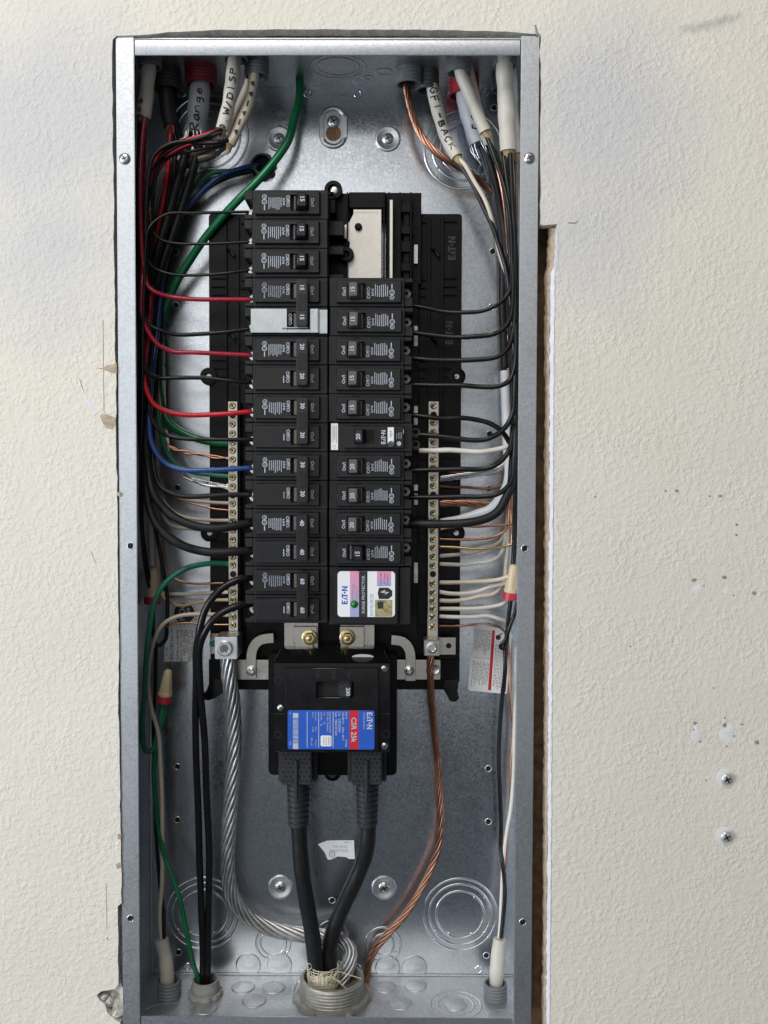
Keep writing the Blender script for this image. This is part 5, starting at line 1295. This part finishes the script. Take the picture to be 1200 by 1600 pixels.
# right lower wires
wire('black wire hanging from the right gutter to the bottom right cable', 'wire_black', 2.1, [(798,938,58),(795,962,60),(792,985,62),(791,1010,64),(789,1045,66),(785,1085,70),(781,1125,72),(779,1175,74),(780,1235,74),(782,1290,74),(782,1325,74),(785,1348,72),(788,1370,70),(788,1400,68),(786,1435,66),(783,1465,64)], group='wires hanging in the lower right gutter')
wire('black wire with a small hook over the red and white sticker', 'wire_black', 1.8, [(808,940,50),(803,962,52),(796,982,54),(789,999,56),(784,1006,58),(783,1012,60),(787,1014,62),(791,1006,64),(793,990,66),(795,965,66),(798,942,62)], group='wires hanging in the lower right gutter')
wire('white wire hanging to the bottom right cable', 'wire_white', 1.9, [(807,1010,78),(805,1080,80),(804,1150,80),(801,1215,80),(797,1262,78),(790,1305,76),(786,1350,74),(785,1400,70),(782,1440,68),(779,1475,66)], group='wires hanging in the lower right gutter')
# right bundle fillers
wire('off-white wire hanging from the lettered cable down the right bundle', 'wire_tan', 2.0, [(712,244,50),(725,256,46),(742,282,42),(757,312,40),(768,340,40),(774,362,44),(779,392,46),(787,415,46),(794,435,46),(799,460,48),(803,520,56)], group='wires in the upper right bundle')
wire('black wire hanging beside the off-white one from the lettered cable', 'wire_black', 2.3, [(706,244,54),(722,262,50),(740,292,46),(756,324,44),(770,352,40),(781,384,38),(790,420,38),(797,460,38),(802,520,40),(804,600,46)], group='wires in the upper right bundle')
wire('black core of the grey garage cable hanging down the right bundle', 'wire_black_matt', 4.0, [(756,226,66),(764,250,64),(775,290,62),(784,335,60),(791,385,58),(797,440,58),(802,520,60),(805,620,66),(806,720,70)], group='wires in the upper right bundle')
wire('bare copper wire showing between the black cores of the right bundle', 'copper', 1.2, [(760,208,44),(768,232,46),(776,262,48),(784,300,50),(789,345,52),(794,395,54),(800,460,58),(803,560,66),(803,680,74)], group='wires in the upper right bundle')
wire('black wire from the widest white cable on the right', 'wire_black', 2.4, [(792,236,36),(791,262,36),(791,300,38),(794,350,40),(798,400,40),(802,470,42),(804,560,46),(803,640,50)], group='wires in the upper right bundle')
wire('bare copper wire against the right flange', 'copper_dark', 1.4, [(803,236,56),(806,270,58),(807,330,62),(806,400,66),(805,500,70),(803,600,76),(802,720,80),(801,830,80)], group='wires in the upper right bundle')
wire('copper wire running down beside the white tape', 'copper', 1.3, [(801,560,70),(801,620,70),(801,690,70),(800,760,70),(799,810,68),(800,850,68)], group='wires in the upper right bundle')
wire('dark copper wire running beside the white tape, nearer the flange', 'copper_dark', 1.3, [(804,560,76),(804,640,76),(803,720,76),(802,800,74),(803,870,72)], group='wires in the upper right bundle')

# main cables
def cable(label, mat, r, pts, depth=50, name='cable', cat='cable', group=None, n=18):
    s = path3(pts, r, depth); mb = MB(); g = random.Random(len(label)*31+int(pts[0][0]))
    ph = g.uniform(0, 6); wob = 0.05 if name == 'jacketed_cable' else 0.02
    mb.tube(s, [r*(1+wob*sin(i*.55+ph)+wob*.6*sin(i*1.3+2*ph)) for i in range(len(s))], n); o = mb.build(name, mat, smooth=60)
    tag(o, label, cat, group); return o, s
SG = 'service cables from the bottom conduit'
cable('thick black service cable from the left boot into the bottom conduit', 'wire_black_matt', 7.4, [(467,1284,38),(469,1325,39),(474,1370,42),(480,1415,45),(487,1460,48),(493,1505,50),(498,1560,52)], group=SG, name='service_cable')
cable('thick black service cable from the right boot into the bottom conduit', 'wire_black_matt', 7.4, [(576,1284,38),(574,1315,39),(567,1345,43),(555,1378,48),(539,1411,53),(524,1443,57),(516,1478,59),(516,1520,59),(518,1560,59)], group=SG, name='service_cable')
twisted('thick bare aluminium stranded cable from the lug to the bottom conduit', 'aluminium_dull', 7.3, 1.92, 9, 120, [(356,1026,34),(358,1055,36),(363,1100,42),(366,1150,50),(365,1200,56),(361,1255,62),(357,1300,66),(355,1345,70),(358,1385,74),(370,1415,76),(392,1438,78),(425,1452,80),(465,1459,80),(505,1463,78),(533,1470,74),(546,1486,70),(544,1508,66),(535,1528,62),(524,1548,58)], name='service_cable', group=SG)
twisted('bare copper ground cable from the right lug down to the box bottom', 'copper_dark', 3.6, 1.22, 6, 70, [(673,1022,42),(672,1050,46),(674,1090,54),(679,1140,62),(683,1190,68),(686,1240,72),(688,1285,74),(684,1325,76),(672,1362,78),(655,1395,80),(632,1430,82),(607,1460,84),(588,1482,86),(577,1503,88),(573,1522,88),(573,1540,86)], name='ground_cable', group='ground cables')
# jacketed cables at the head of the box
MARKS = {}
def strokes():
    S_ = {}
    S_['R'] = [[(0,0),(0,1),(.5,.95),(.55,.65),(0,.5),(.6,0)]]
    S_['a'] = [[(.5,.55),(.15,.5),(.05,.2),(.3,.0),(.5,.3),(.5,.55),(.6,0)]]
    S_['n'] = [[(0,0),(.05,.55),(.1,.35),(.35,.55),(.5,.4),(.5,0)]]
    S_['g'] = [[(.5,.5),(.15,.5),(.1,.15),(.4,.1),(.5,.5),(.5,-.3),(.2,-.4)]]
    S_['e'] = [[(.05,.3),(.5,.3),(.4,.55),(.15,.5),(.05,.2),(.25,0),(.5,.1)]]
    S_['D'] = [[(0,0),(0,1),(.4,.85),(.5,.5),(.4,.1),(0,0)]]
    S_['W'] = [[(0,.9),(.12,0),(.3,.6),(.48,0),(.6,.9)]]
    S_['/'] = [[(0,-.1),(.4,1)]]
    S_['.'] = [[(.2,0),(.25,.05)]]
    S_['I'] = [[(.2,0),(.2,1)]]
    S_['S'] = [[(.5,.85),(.2,1),(.05,.75),(.5,.35),(.4,.05),(0,.1)]]
    S_['P'] = [[(0,0),(.05,1),(.5,.85),(.45,.55),(.05,.5)]]
    S_['G'] = [[(.5,.85),(.2,1),(0,.5),(.2,0),(.5,.15),(.5,.45),(.3,.45)]]
    S_['F'] = [[(0,0),(.05,1),(.55,1)],[(.03,.5),(.4,.55)]]
    S_['-'] = [[(.05,.5),(.5,.5)]]
    S_['B'] = [[(0,0),(0,1),(.4,.9),(.35,.55),(0,.5),(.5,.4),(.45,.05),(0,0)]]
    S_['A'] = [[(0,0),(.3,1),(.55,0)],[(.1,.35),(.45,.35)]]
    S_['C'] = [[(.5,.85),(.2,1),(0,.5),(.2,0),(.5,.15)]]
    S_['K'] = [[(0,0),(0,1)],[(.5,1),(0,.45),(.55,0)]]
    S_['t'] = [[(.25,1),(.2,.2),(.35,0),(.5,.1)],[(0,.65),(.5,.65)]]
    S_['o'] = [[(.25,.55),(.05,.3),(.25,0),(.5,.3),(.25,.55)]]
    S_['r'] = [[(0,0),(.05,.55),(.1,.35),(.35,.55)]]
    S_['*'] = [[(.1,.2),(.3,.7),(.4,.3),(.2,.3)]]
    S_[' '] = []
    return S_
STK = strokes()
def write_on(obj, s, r, text, start, size, adv, up, w=0.75, off=0.0):
    """felt-pen letters wrapped on a cable; start = distance along it, up=+1 letters run upwards along the path"""
    L = [0.0]
    for a, b in zip(s[:-1], s[1:]): L.append(L[-1]+(b-a).length)
    def at(d):
        d = max(0, min(L[-1]-1e-3, d))
        for i in range(len(L)-1):
            if L[i] <= d <= L[i+1]:
                t = (d-L[i])/(L[i+1]-L[i]); return s[i].lerp(s[i+1], t), (s[i+1]-s[i]).normalized()
    mb = MB(); d0 = start; hg_ = random.Random(len(text)*7+int(size*10)); size0, off0 = size, off
    for ch in text:
        size = size0*hg_.uniform(.78, 1.12); off = off0+hg_.uniform(-.7, .7)
        for st in STK.get(ch, []):
            dens = []
            for a, b in zip(st[:-1], st[1:]):
                for k in range(4): t = k/4; dens.append((a[0]+(b[0]-a[0])*t, a[1]+(b[1]-a[1])*t))
            dens.append(st[-1]); q = []
            for u, v in dens:
                c, tn = at(d0+up*u*adv*1.25)
                side = Vector((tn.z, 0, -tn.x)).normalized()*(-up)
                h = (v-.5+(u-.3)*.18)*size+off; h = max(-r*.95, min(r*.95, h))
                q.append(c+side*h+Vector((0, -sqrt(max(.01, r*r-h*h))-0.05, 0)))
            mb.tube(q, w, 5)
        d0 += up*adv
    mb.build('pen_marks', 'print_black', obj, smooth=60)
JG = 'jacketed cables entering the top of the box'
def jacket(label, mat, r, pts, frayed='paper_filler'):
    o, s = cable(label, mat, r, pts, name='jacketed_cable', group=JG)
    if frayed:
        d = (s[-1]-s[-3]).normalized(); e = s[-1]; mb = MB()
        mb.tube([e-d*2, e+d*3, e+d*7+Vector((1.2, 0, 0)), e+d*10+Vector((.5, 1, 0))], [r*.7, r*.62, r*.4, .4], 8); mb.build('paper_wrap', frayed, o, smooth=40)
    return o, s
o, s = jacket('white jacketed cable nearest the left flange, marked tot', 'jacket_white', 6.6, [(234,78,34),(232,110,36),(229,145,38),(224,184,40)])
write_on(o, s, 6.6, 'tot', 44, 5, 7.5, 1, .7, -2.2)
jacket('dark jacketed cable below the dark grey bushing', 'jacket_dark', 7.0, [(262,100,66),(260,140,68),(262,170,70),(267,198,70)])
o, s = jacket('wide grey jacketed cable marked Range', 'jacket_grey', 9.3, [(315,84,58),(313,130,60),(310,165,62),(305,208,64)], None)
write_on(o, s, 9.3, 'Range', 70, 7.6, 7.8, -1, .8)
d = (s[-1]-s[-3]).normalized(); mb = MB(); g = random.Random(2)
for i in range(15):
    a = i*2*pi/15; e = s[-1]+Vector((cos(a)*8.5, sin(a)*8.5, 0)); mb.tube([e-d*3, e+d*5+Vector((g.uniform(-2, 2), 0, 0)), e+d*g.uniform(6, 12)+Vector((g.uniform(-6, -1), 1, 0))], .5, 5)
mb.build('braided_screen', 'aluminium', o)
o, s = jacket('white jacketed cable marked D.W/DISP', 'jacket_white', 6.2, [(367,80,26),(364,120,27),(358,160,29),(348,202,32)])
write_on(o, s, 6.2, 'D.W/DISP', 70, 5.6, 6.9, -1, .7, -.6)
o, s = jacket('tan jacketed cable with black pen dashes, front of a pair', 'wire_tan', 4.7, [(399,90,36),(396,125,37),(389,160,38),(374,196,38),(360,226,38)])
write_on(o, s, 4.7, '*-*-**', 72, 4.5, 9, -1, .9)
jacket('tan jacketed cable behind the one with black pen dashes', 'wire_tan', 3.6, [(394,96,48),(388,130,50),(376,160,52),(362,190,52),(354,214,50)], None)
o, s = jacket('white jacketed cable marked GFI-BACK', 'jacket_white', 5.6, [(670,110,62),(676,140,62),(684,178,60),(696,213,56),(714,246,50)])
write_on(o, s, 5.6, 'GFI-BACK', 18, 6.0, 8.2, 1, .75)
o, s = jacket('wide pale grey jacketed cable marked Gar, beneath the red bushing', 'jacket_grey', 8.6, [(720,104,72),(726,145,70),(735,185,68),(747,226,66)], None)
write_on(o, s, 8.6, 'Gar', 64, 8, 8, -1, .7, -1)
d = (s[-1]-s[-3]).normalized(); mb = MB()
for i in range(9):
    a = i*2*pi/9; e = s[-1]+Vector((cos(a)*8, sin(a)*8, 0)); mb.tube([e-d*3, e+d*6+Vector((g.uniform(-2, 2), 0, 0)), e+d*g.uniform(8, 18)+Vector((g.uniform(0, 4), 3, 0))], .45, 5)
mb.build('braided_screen', 'aluminium', o)
jacket('white jacketed cable slanting right from the middle grey bushing, in front', 'jacket_white', 5.4, [(713,88,38),(722,120,38),(736,155,40),(749,185,42),(758,206,42)])
jacket('white jacketed cable slanting right, behind its twin', 'jacket_white', 4.8, [(727,88,50),(735,125,52),(745,165,54),(757,205,54),(764,225,56)], None)
jacket('wide white jacketed cable nearest the right flange, in front', 'jacket_white', 7.4, [(789,82,30),(788,120,31),(790,160,33),(792,200,35),(794,236,36)])
jacket('white jacketed cable behind the widest one at the right flange', 'jacket_white', 5.6, [(797,96,46),(799,140,48),(802,190,50),(807,240,52)])
jacket('short white jacketed cable end hanging low at the right flange', 'jacket_white', 5.2, [(786,140,54),(788,190,56),(791,240,58),(793,262,58)])
for lab_, pts in (('white jacketed cable stub standing in the bottom left bushing', [(262,1548,60),(261,1520,60),(258,1495,62),(252,1468,64)]), ('white jacketed cable stub standing in the bottom right bushing', [(775,1548,60),(776,1520,60),(778,1495,62),(781,1467,64)])):
    cable(lab_, 'jacket_white', 6.6, pts, name='jacketed_cable', group='cable stubs at the bottom of the box')

# ------------------------------------------------------------------ bushings and conduit ends
BGp = 'bushings through the box'
def bushing(px, py_low, y, r, L, mat, label, up=True, nut=False, rings=5):
    """threaded connector end; hangs from the top panel (up) or stands on the bottom one"""
    z0 = ZT if up else ZB
    v = P(px, py_low, y)
    x = v.x; sg = -1 if up else 1
    org = (x, y, z0); t = thing('cable_bushing', label, 'bushing', org, BGp)
    prof = [(r*.99, 0)]
    n = rings
    for i in range(n):
        a = L*(i+.0)/n
        prof += [(r*.985, sg*(a+.15*L/n)), (r*1.03, sg*(a+.35*L/n)), (r*1.03, sg*(a+.6*L/n)), (r*.985, sg*(a+.8*L/n))]
    prof += [(r, sg*L), (r*.86, sg*L), (r*.84, sg*L*.2)]
    mb = MB(); mb.lathe((x, y, z0), prof, 'z', 30); mb.f = [f for f in mb.f if len(f) == 4]; mb.m = mb.m[:len(mb.f)]
    mb.build('threaded_collar', mat, t, org=org)
    mb = MB(); mb.lathe((x, y, z0+sg*L*.22), [(r*.86, 0), (.01, 0)], 'z', 24); mb.f = [f for f in mb.f if len(f) == 4]; mb.m = mb.m[:len(mb.f)]
    mb.build('collar_inside', 'void_black', t, smooth=0, org=org)
    if nut:
        pts = []
        for i in range(48):
            a = 2*pi*i/48; rr = r*1.28 if (i % 6) < 4 else r*1.16; pts.append((rr*cos(a), rr*sin(a)))
        inn = [(r*1.03*cos(2*pi*i/48), r*1.03*sin(2*pi*i/48)) for i in range(48)]
        vs = [(x+a, y+b, z0+sg*.3) for a, b in pts]+[(x+a, y+b, z0+sg*4.2) for a, b in pts]+[(x+a, y+b, z0+sg*4.2) for a, b in inn]
        fs = [(j*48+i, j*48+(i+1) % 48, (j+1)*48+(i+1) % 48, (j+1)*48+i) for j in range(2) for i in range(48)]
        MB().add(vs, fs).build('locknut', mat, t, org=org)
    return t
bushing(234, 92, 36, 10.5, 9, 'bushing_grey', 'grey bushing in the top left corner over the tot cable')
bushing(262, 128, 66, 12.5, 17, 'bushing_dark', 'dark grey bushing behind the tot cable at top left')
bushing(314, 116, 58, 14.5, 16, 'bushing_red_dark', 'red bushing over the Range cable')
bushing(368, 98, 28, 11, 6, 'bushing_grey', 'grey bushing over the D.W/DISP cable')
bushing(401, 112, 42, 11, 15, 'bushing_grey', 'grey bushing over the tan cables')
bushing(639, 116, 60, 12, 15, 'bushing_grey', 'grey threaded bushing releasing the bare copper wire')
bushing(668, 130, 66, 10.5, 18, 'bushing_dark', 'dark bushing over the GFI-BACK cable')
bushing(717, 106, 42, 11, 12, 'bushing_grey', 'grey threaded bushing over the two slanting white cables')
bushing(724, 140, 76, 14.5, 19, 'bushing_red', 'red bushing behind the slanting white cables')
bushing(789, 100, 34, 10.5, 9, 'bushing_grey', 'grey bushing over the widest white cable at right')
bushing(783, 128, 72, 9, 15, 'bushing_grey', 'grey bushing at the back of the top right corner')
bushing(264, 1537, 58, 11, 16, 'bushing_grey', 'dark grey threaded bushing in the bottom left corner', up=False)
bushing(321, 1533, 62, 13, 15, 'bushing_light', 'light grey bushing with locknut holding the black cables', up=False, nut=True, rings=1)
bushing(774, 1537, 58, 10.8, 15, 'bushing_grey', 'grey threaded bushing in the bottom right corner', up=False)
# large conduit end
yc = 54; xc = P(519, 1545, yc).x
org = (xc, yc, ZB); t = thing('conduit_end', 'large threaded conduit end with locknut in the box bottom', 'conduit', org)
prof = [(29, 0)]
for i in range(6): prof += [(29.4, 4+i*3.0), (30.4, 5+i*3.0), (30.4, 6+i*3.0), (29.4, 6.9+i*3.0)]
prof += [(29, 23), (27, 23.4), (26.2, 22), (26.2, 3)]
mb = MB(); mb.lathe((xc, yc, ZB), prof, 'z', 56); mb.f = [f for f in mb.f if len(f) == 4]; mb.m = mb.m[:len(mb.f)]; mb.build('threaded_nipple', 'cast_zinc', t, org=org)
pts = []
for i in range(72):
    a = 2*pi*i/72; rr = 37.5 if (i % 12) in (0, 1) else 34.5; pts.append((rr*cos(a), rr*sin(a)))
inn = [(30.6*cos(2*pi*i/72), 30.6*sin(2*pi*i/72)) for i in range(72)]
vs = [(xc+a, yc+b, ZB+.2) for a, b in pts]+[(xc+a, yc+b, ZB+5) for a, b in pts]+[(xc+a, yc+b, ZB+5.8) for a, b in inn]
MB().add(vs, [(j*72+i, j*72+(i+1) % 72, (j+1)*72+(i+1) % 72, (j+1)*72+i) for j in range(2) for i in range(72)]).build('locknut', 'cast_zinc', t, org=org)
mb = MB(); mb.lathe((xc, yc, ZB+12), [(26.3, 0), (20, .8), (10, 1.4), (.01, 1)], 'z', 30); mb.f = [f for f in mb.f if len(f) == 4]; mb.m = mb.m[:len(mb.f)]; mb.build('duct_seal', 'duct_seal', t, org=org)
# frayed woven collar round the service cables
g = random.Random(12); org = (xc, yc, ZB+12)
cl = P(505, 1520, 50)
t = thing('woven_wrap', 'frayed cream woven wrap round the black cables in the conduit end', 'wrap', (cl.x, 50, cl.z))
mb = MB(); ox, oz = cl.x, cl.z
for k in range(8):
    zz = oz+6-k*2.3; rr = 12.5; q = [(ox+rr*1.15*cos(a)+g.uniform(-.4, .4), 52+rr*.9*sin(a), zz+g.uniform(-.8, .8)) for a in [2*pi*i/22 for i in range(23)]]; mb.tube(q, .42, 5)
for i in range(40):
    a = 2*pi*i/40+g.uniform(-.1, .1); rr = 12.5; x = ox+rr*1.15*cos(a); y = 52+rr*.9*sin(a); tp = oz+g.uniform(2, 6.5)
    mb.tube([(x, y, oz-12), (x+g.uniform(-1, 1), y, oz-2), (x+g.uniform(-2, 2), y+g.uniform(-1, 1), tp)], .38, 5)
for i in range(4):
    x0 = ox+g.uniform(-12, 12); mb.tube([(x0, 39+g.uniform(0, 4), oz+g.uniform(-8, 4)), (x0+g.uniform(0, 9), 36+g.uniform(0, 5), oz+g.uniform(2, 9)), (x0+g.uniform(8, 26), 37+g.uniform(0, 6), oz+g.uniform(-12, 4))], .4, 5)
mb.tube([(ox-13+2.6*cos(a), 44, oz+9+2.8*sin(a)) for a in [2*pi*i/14 for i in range(15)]], .45, 5)
mb.build('woven_threads', 'fibre', t, org=(cl.x, 50, cl.z))
mb = MB(); mb.lathe((ox, 52, oz-14), [(12, -2), (12.1, 4), (12.1, 15)], 'z', 28); mb.f = [f for f in mb.f if len(f) == 4]; mb.m = mb.m[:len(mb.f)]
mb.v = [(ox+(v[0]-ox)*1.12, 52+(v[1]-52)*.9, v[2]) for v in mb.v]; mb.build('tape_band', 'fibre', t, org=(cl.x, 50, cl.z))
# fitting in the back wall
c = P(412, 262, BD); t = thing('rear_bushing', 'black ridged bushing in the back wall with blue and green wires', 'bushing', c, BGp)
pts = [((12.6 if (i % 6) < 4 else 10.8)*cos(2*pi*i/42), (12.6 if (i % 6) < 4 else 10.8)*sin(2*pi*i/42)) for i in range(42)]
mb = MB(); mb.prism([(c.x+a, c.z+b) for a, b in pts], BD-5, BD-.05); mb.build('locknut', 'bushing_dark', t, bevel=.5, org=c)
mb = MB(); mb.lathe((c.x, BD, c.z), [(7.6, -5.4), (8.2, -12), (10.0, -12), (10.4, -5)], 'y', 28); mb.f = [f for f in mb.f if len(f) == 4]; mb.m = mb.m[:len(mb.f)]; mb.build('threaded_collar', 'handle_black', t, org=c)
mb = MB(); mb.flat(disc2d(8.2), (c.x, c.z), BD-5.2); mb.build('collar_inside', 'void_black', t, smooth=0, org=c)

# ------------------------------------------------------------------ wire nuts
def wire_nut(tip, base, r, label):
    a = P(*tip); b = P(*base); t = thing('wire_nut', label, 'wire nut', b, 'tan and red wire nuts')
    d = (b-a); L = d.length; d.normalize()
    def pt(f): return a+d*(L*f)
    mb = MB(); mb.tube([pt(0), pt(.03), pt(.1), pt(.35), pt(.7), pt(.72), pt(.8)], [r*.3, r*.5, r*.62, r*.74, r*.88, r, r], 18); mb.build('cap', 'nut_tan', t, org=b)
    mb = MB(); mb.tube([pt(.79), pt(.8), pt(.99), pt(1)], [r*1.0, r*1.08, r*1.14, r*1.0], 18); mb.build('skirt', 'nut_red', t, org=b)
    mb = MB()
    for k in range(8):
        an = k*pi/4; u = Vector((cos(an), sin(an), 0))
        mb.tube([pt(.3)+u*r*.68, pt(.72)+u*r*.9], .45, 5)
    mb.build('grip_rib', 'nut_tan', t, org=b)
wire_nut((240,888,72),(238,944,70), 7.2, 'tan and red wire nut against the left wall beside the sticker')
wire_nut((263,1046,62),(256,1097,64), 6.6, 'tan and red wire nut joining the green wires at lower left')
wire_nut((803,882,52),(797,936,56), 6.6, 'tan and red wire nut at the right gutter near the neutral bar')

# ------------------------------------------------------------------ stickers
def sticker(name, label, pts, y, mat='label_white', cat='sticker'):
    q = [P(a, b, y) for a, b in pts]; org = Vector((sum(v.x for v in q)/len(q), y, min(v.z for v in q)))
    t = thing(name, label, cat, org)
    mb = MB(); mb.prism([(v.x, v.z) for v in q], y-.18, y-.03); o = mb.build('sheet', mat, t, smooth=0, org=org)
    return t, o, org
YS = BD
t, sh, so = sticker('neutral_sticker', 'white torque instruction sticker with black PON disc behind the left wires', [(262,935),(318,935),(318,1032),(256,1034)], YS)
def stx(s_, px, py, h, align='LEFT', mat='print_black', rot=-pi/2, bold=0.0, par=None, o_=None, y=YS, name='printed_text'):
    c = P(px, py, y); m_ = MB(); m_.flat(text2d(s_, h, align, bold), (c.x, c.z), y-.25, rot); m_.build(name, mat, par, smooth=0, org=o_)
for s_, px, py, h in (('PLUG-ON NEUTRAL', 268, 972, 3.0), ('IN-LBS OF TORQUE', 277.5, 984, 2.4), ('INTO CASE WITH 48', 283, 984, 2.4), ('THREAD SCREW', 287.5, 984, 2.4), ('AND NEUTRAL', 291.5, 984, 2.4), ('TO BOND GROUND', 295.5, 984, 2.4), ('WHEN REQUIRED', 300, 984, 2.4), ('BOND', 307, 979, 3.0), ('Rev. 02', 261, 1012, 1.8)):
    stx(s_, px, py, h, par=sh, o_=so, bold=.008)
c = P(288, 958, YS); mb = MB(); mb.flat(disc2d(10.2, 30), (c.x, c.z), YS-.24)
for i in range(24):
    a = 2*pi*i/24; mb.flat(quad2d(-.5, .5, -.5, .5), (c.x+12*cos(a), c.z+12*sin(a)), YS-.24, a)
ds = mb.build('black_disc', 'print_black', sh, smooth=0, org=so)
c1 = P(284, 957, YS)
mb = MB(); mb.flat(text2d('PON', 5.4, 'CENTER', .02), (c1.x, c1.z), YS-.3, -pi/2); c1 = P(294, 954, YS); mb.flat(text2d('BR', 3.4, 'CENTER'), (c1.x, c1.z), YS-.3, -pi/2); mb.build('printed_text', 'print_white', ds, smooth=0, org=so)
mb = MB()
for (a, b, c_, d_) in ((263,1028,318,1028.6),(264.5,938,265.2,1030),(262,936.5,318,937.2)):
    p, q = P(a, b, YS), P(c_, d_, YS); mb.flat(quad2d(min(p.x, q.x), max(p.x, q.x), min(p.z, q.z), max(p.z, q.z)), (0, 0), YS-.23)
mb.build('ruled_line', 'print_black', sh, smooth=0, org=so)

t, sh, so = sticker('warning_sticker', 'tilted white warning sticker with red bands at lower right', [(740,979),(742,978),(787,982),(800,984),(797,1040),(792,1083),(789,1084),(734,1079),(731,1076),(736,1025)], YS)
def wq(u0, v0, u1, v1, mat, name, y=YS-.22, g_=None):
    """u across (0 left .. 1 right), v down, on the tilted sheet"""
    def W_(u, v):
        a = Vector((739+(797-739)*u, 979+(984-979)*u)); b = Vector((731+(791-731)*u, 1078+(1084-1078)*u)); k = a.lerp(b, v); return P(k.x, k.y, YS)
    if g_ is None: g_ = MB(); fin = True
    else: fin = False
    q = [W_(u0, v0), W_(u1, v0), W_(u1, v1), W_(u0, v1)]
    g_.add([(p.x, y, p.z) for p in q], [(0, 1, 2, 3)])
    if fin: g_.build(name, mat, sh, smooth=0, org=so)
wq(.52, .03, .60, .97, 'label_red', 'red_band'); wq(.93, .03, .985, .97, 'label_red', 'red_band')
mb = MB(); g = random.Random(21)
for i in range(13):
    u = .07+i*.034
    for (v0, v1) in ((.04, .44), (.52, .93)):
        v = v0+(.06 if v0 > .5 else 0)*g.random(); end = v1-g.uniform(0, .12)
        while v < end:
            l = g.uniform(.015, .06); wq(u, v, u+.018, min(end, v+l), None, None, YS-.23, mb); v += l+.012
for i in range(7):
    u = .64+i*.038; v = .24; end = .95-g.uniform(0, .1)
    while v < end:
        l = g.uniform(.02, .06); wq(u, v, u+.02, min(end, v+l), None, None, YS-.23, mb); v += l+.012
wq(.05, .475, .51, .482, None, None, YS-.23, mb); wq(.60, .20, .92, .206, None, None, YS-.23, mb)
mb.build('fine_print', 'print_grey', sh, smooth=0, org=so)
c = P(780, 996, YS); mb = MB(); mb.flat(disc2d(2.6), (c.x-1, c.z), YS-.24); mb.flat(quad2d(-1, 4, -.5, .5), (c.x, c.z+2), YS-.24, .6); mb.build('hazard_mark', 'print_black', sh, smooth=0, org=so)
for u, v in ((.56, .18), (.56, .67), (.955, .4)):
    pass
t, sh, so = sticker('torn_sticker', 'torn white sticker with upside-down print on the lower back panel', [(497,1319),(511,1313.5),(530,1313),(553,1313),(554.5,1342),(545,1342),(541,1339),(528,1338),(517,1343),(512,1343),(508,1333)], YS)
for s_, px, py, h in (('ENCLOSED', 529, 1329, 2.6), ('ISSUE NO.', 531, 1322.5, 2.4)):
    stx(s_, px, py, h, 'CENTER', 'print_grey', pi, 0.0, sh, so)
stx('Z-4009', 543, 1316, 1.8, 'CENTER', 'print_grey', pi, 0.0, sh, so)
c = P(519, 1335, YS); mb = MB(); mb.flat(ring2d(3.2, .7), (c.x, c.z), YS-.25); mb.flat(text2d('UL', 2.6), (c.x, c.z), YS-.25, pi); mb.build('approval_mark', 'print_grey', sh, smooth=0, org=so)
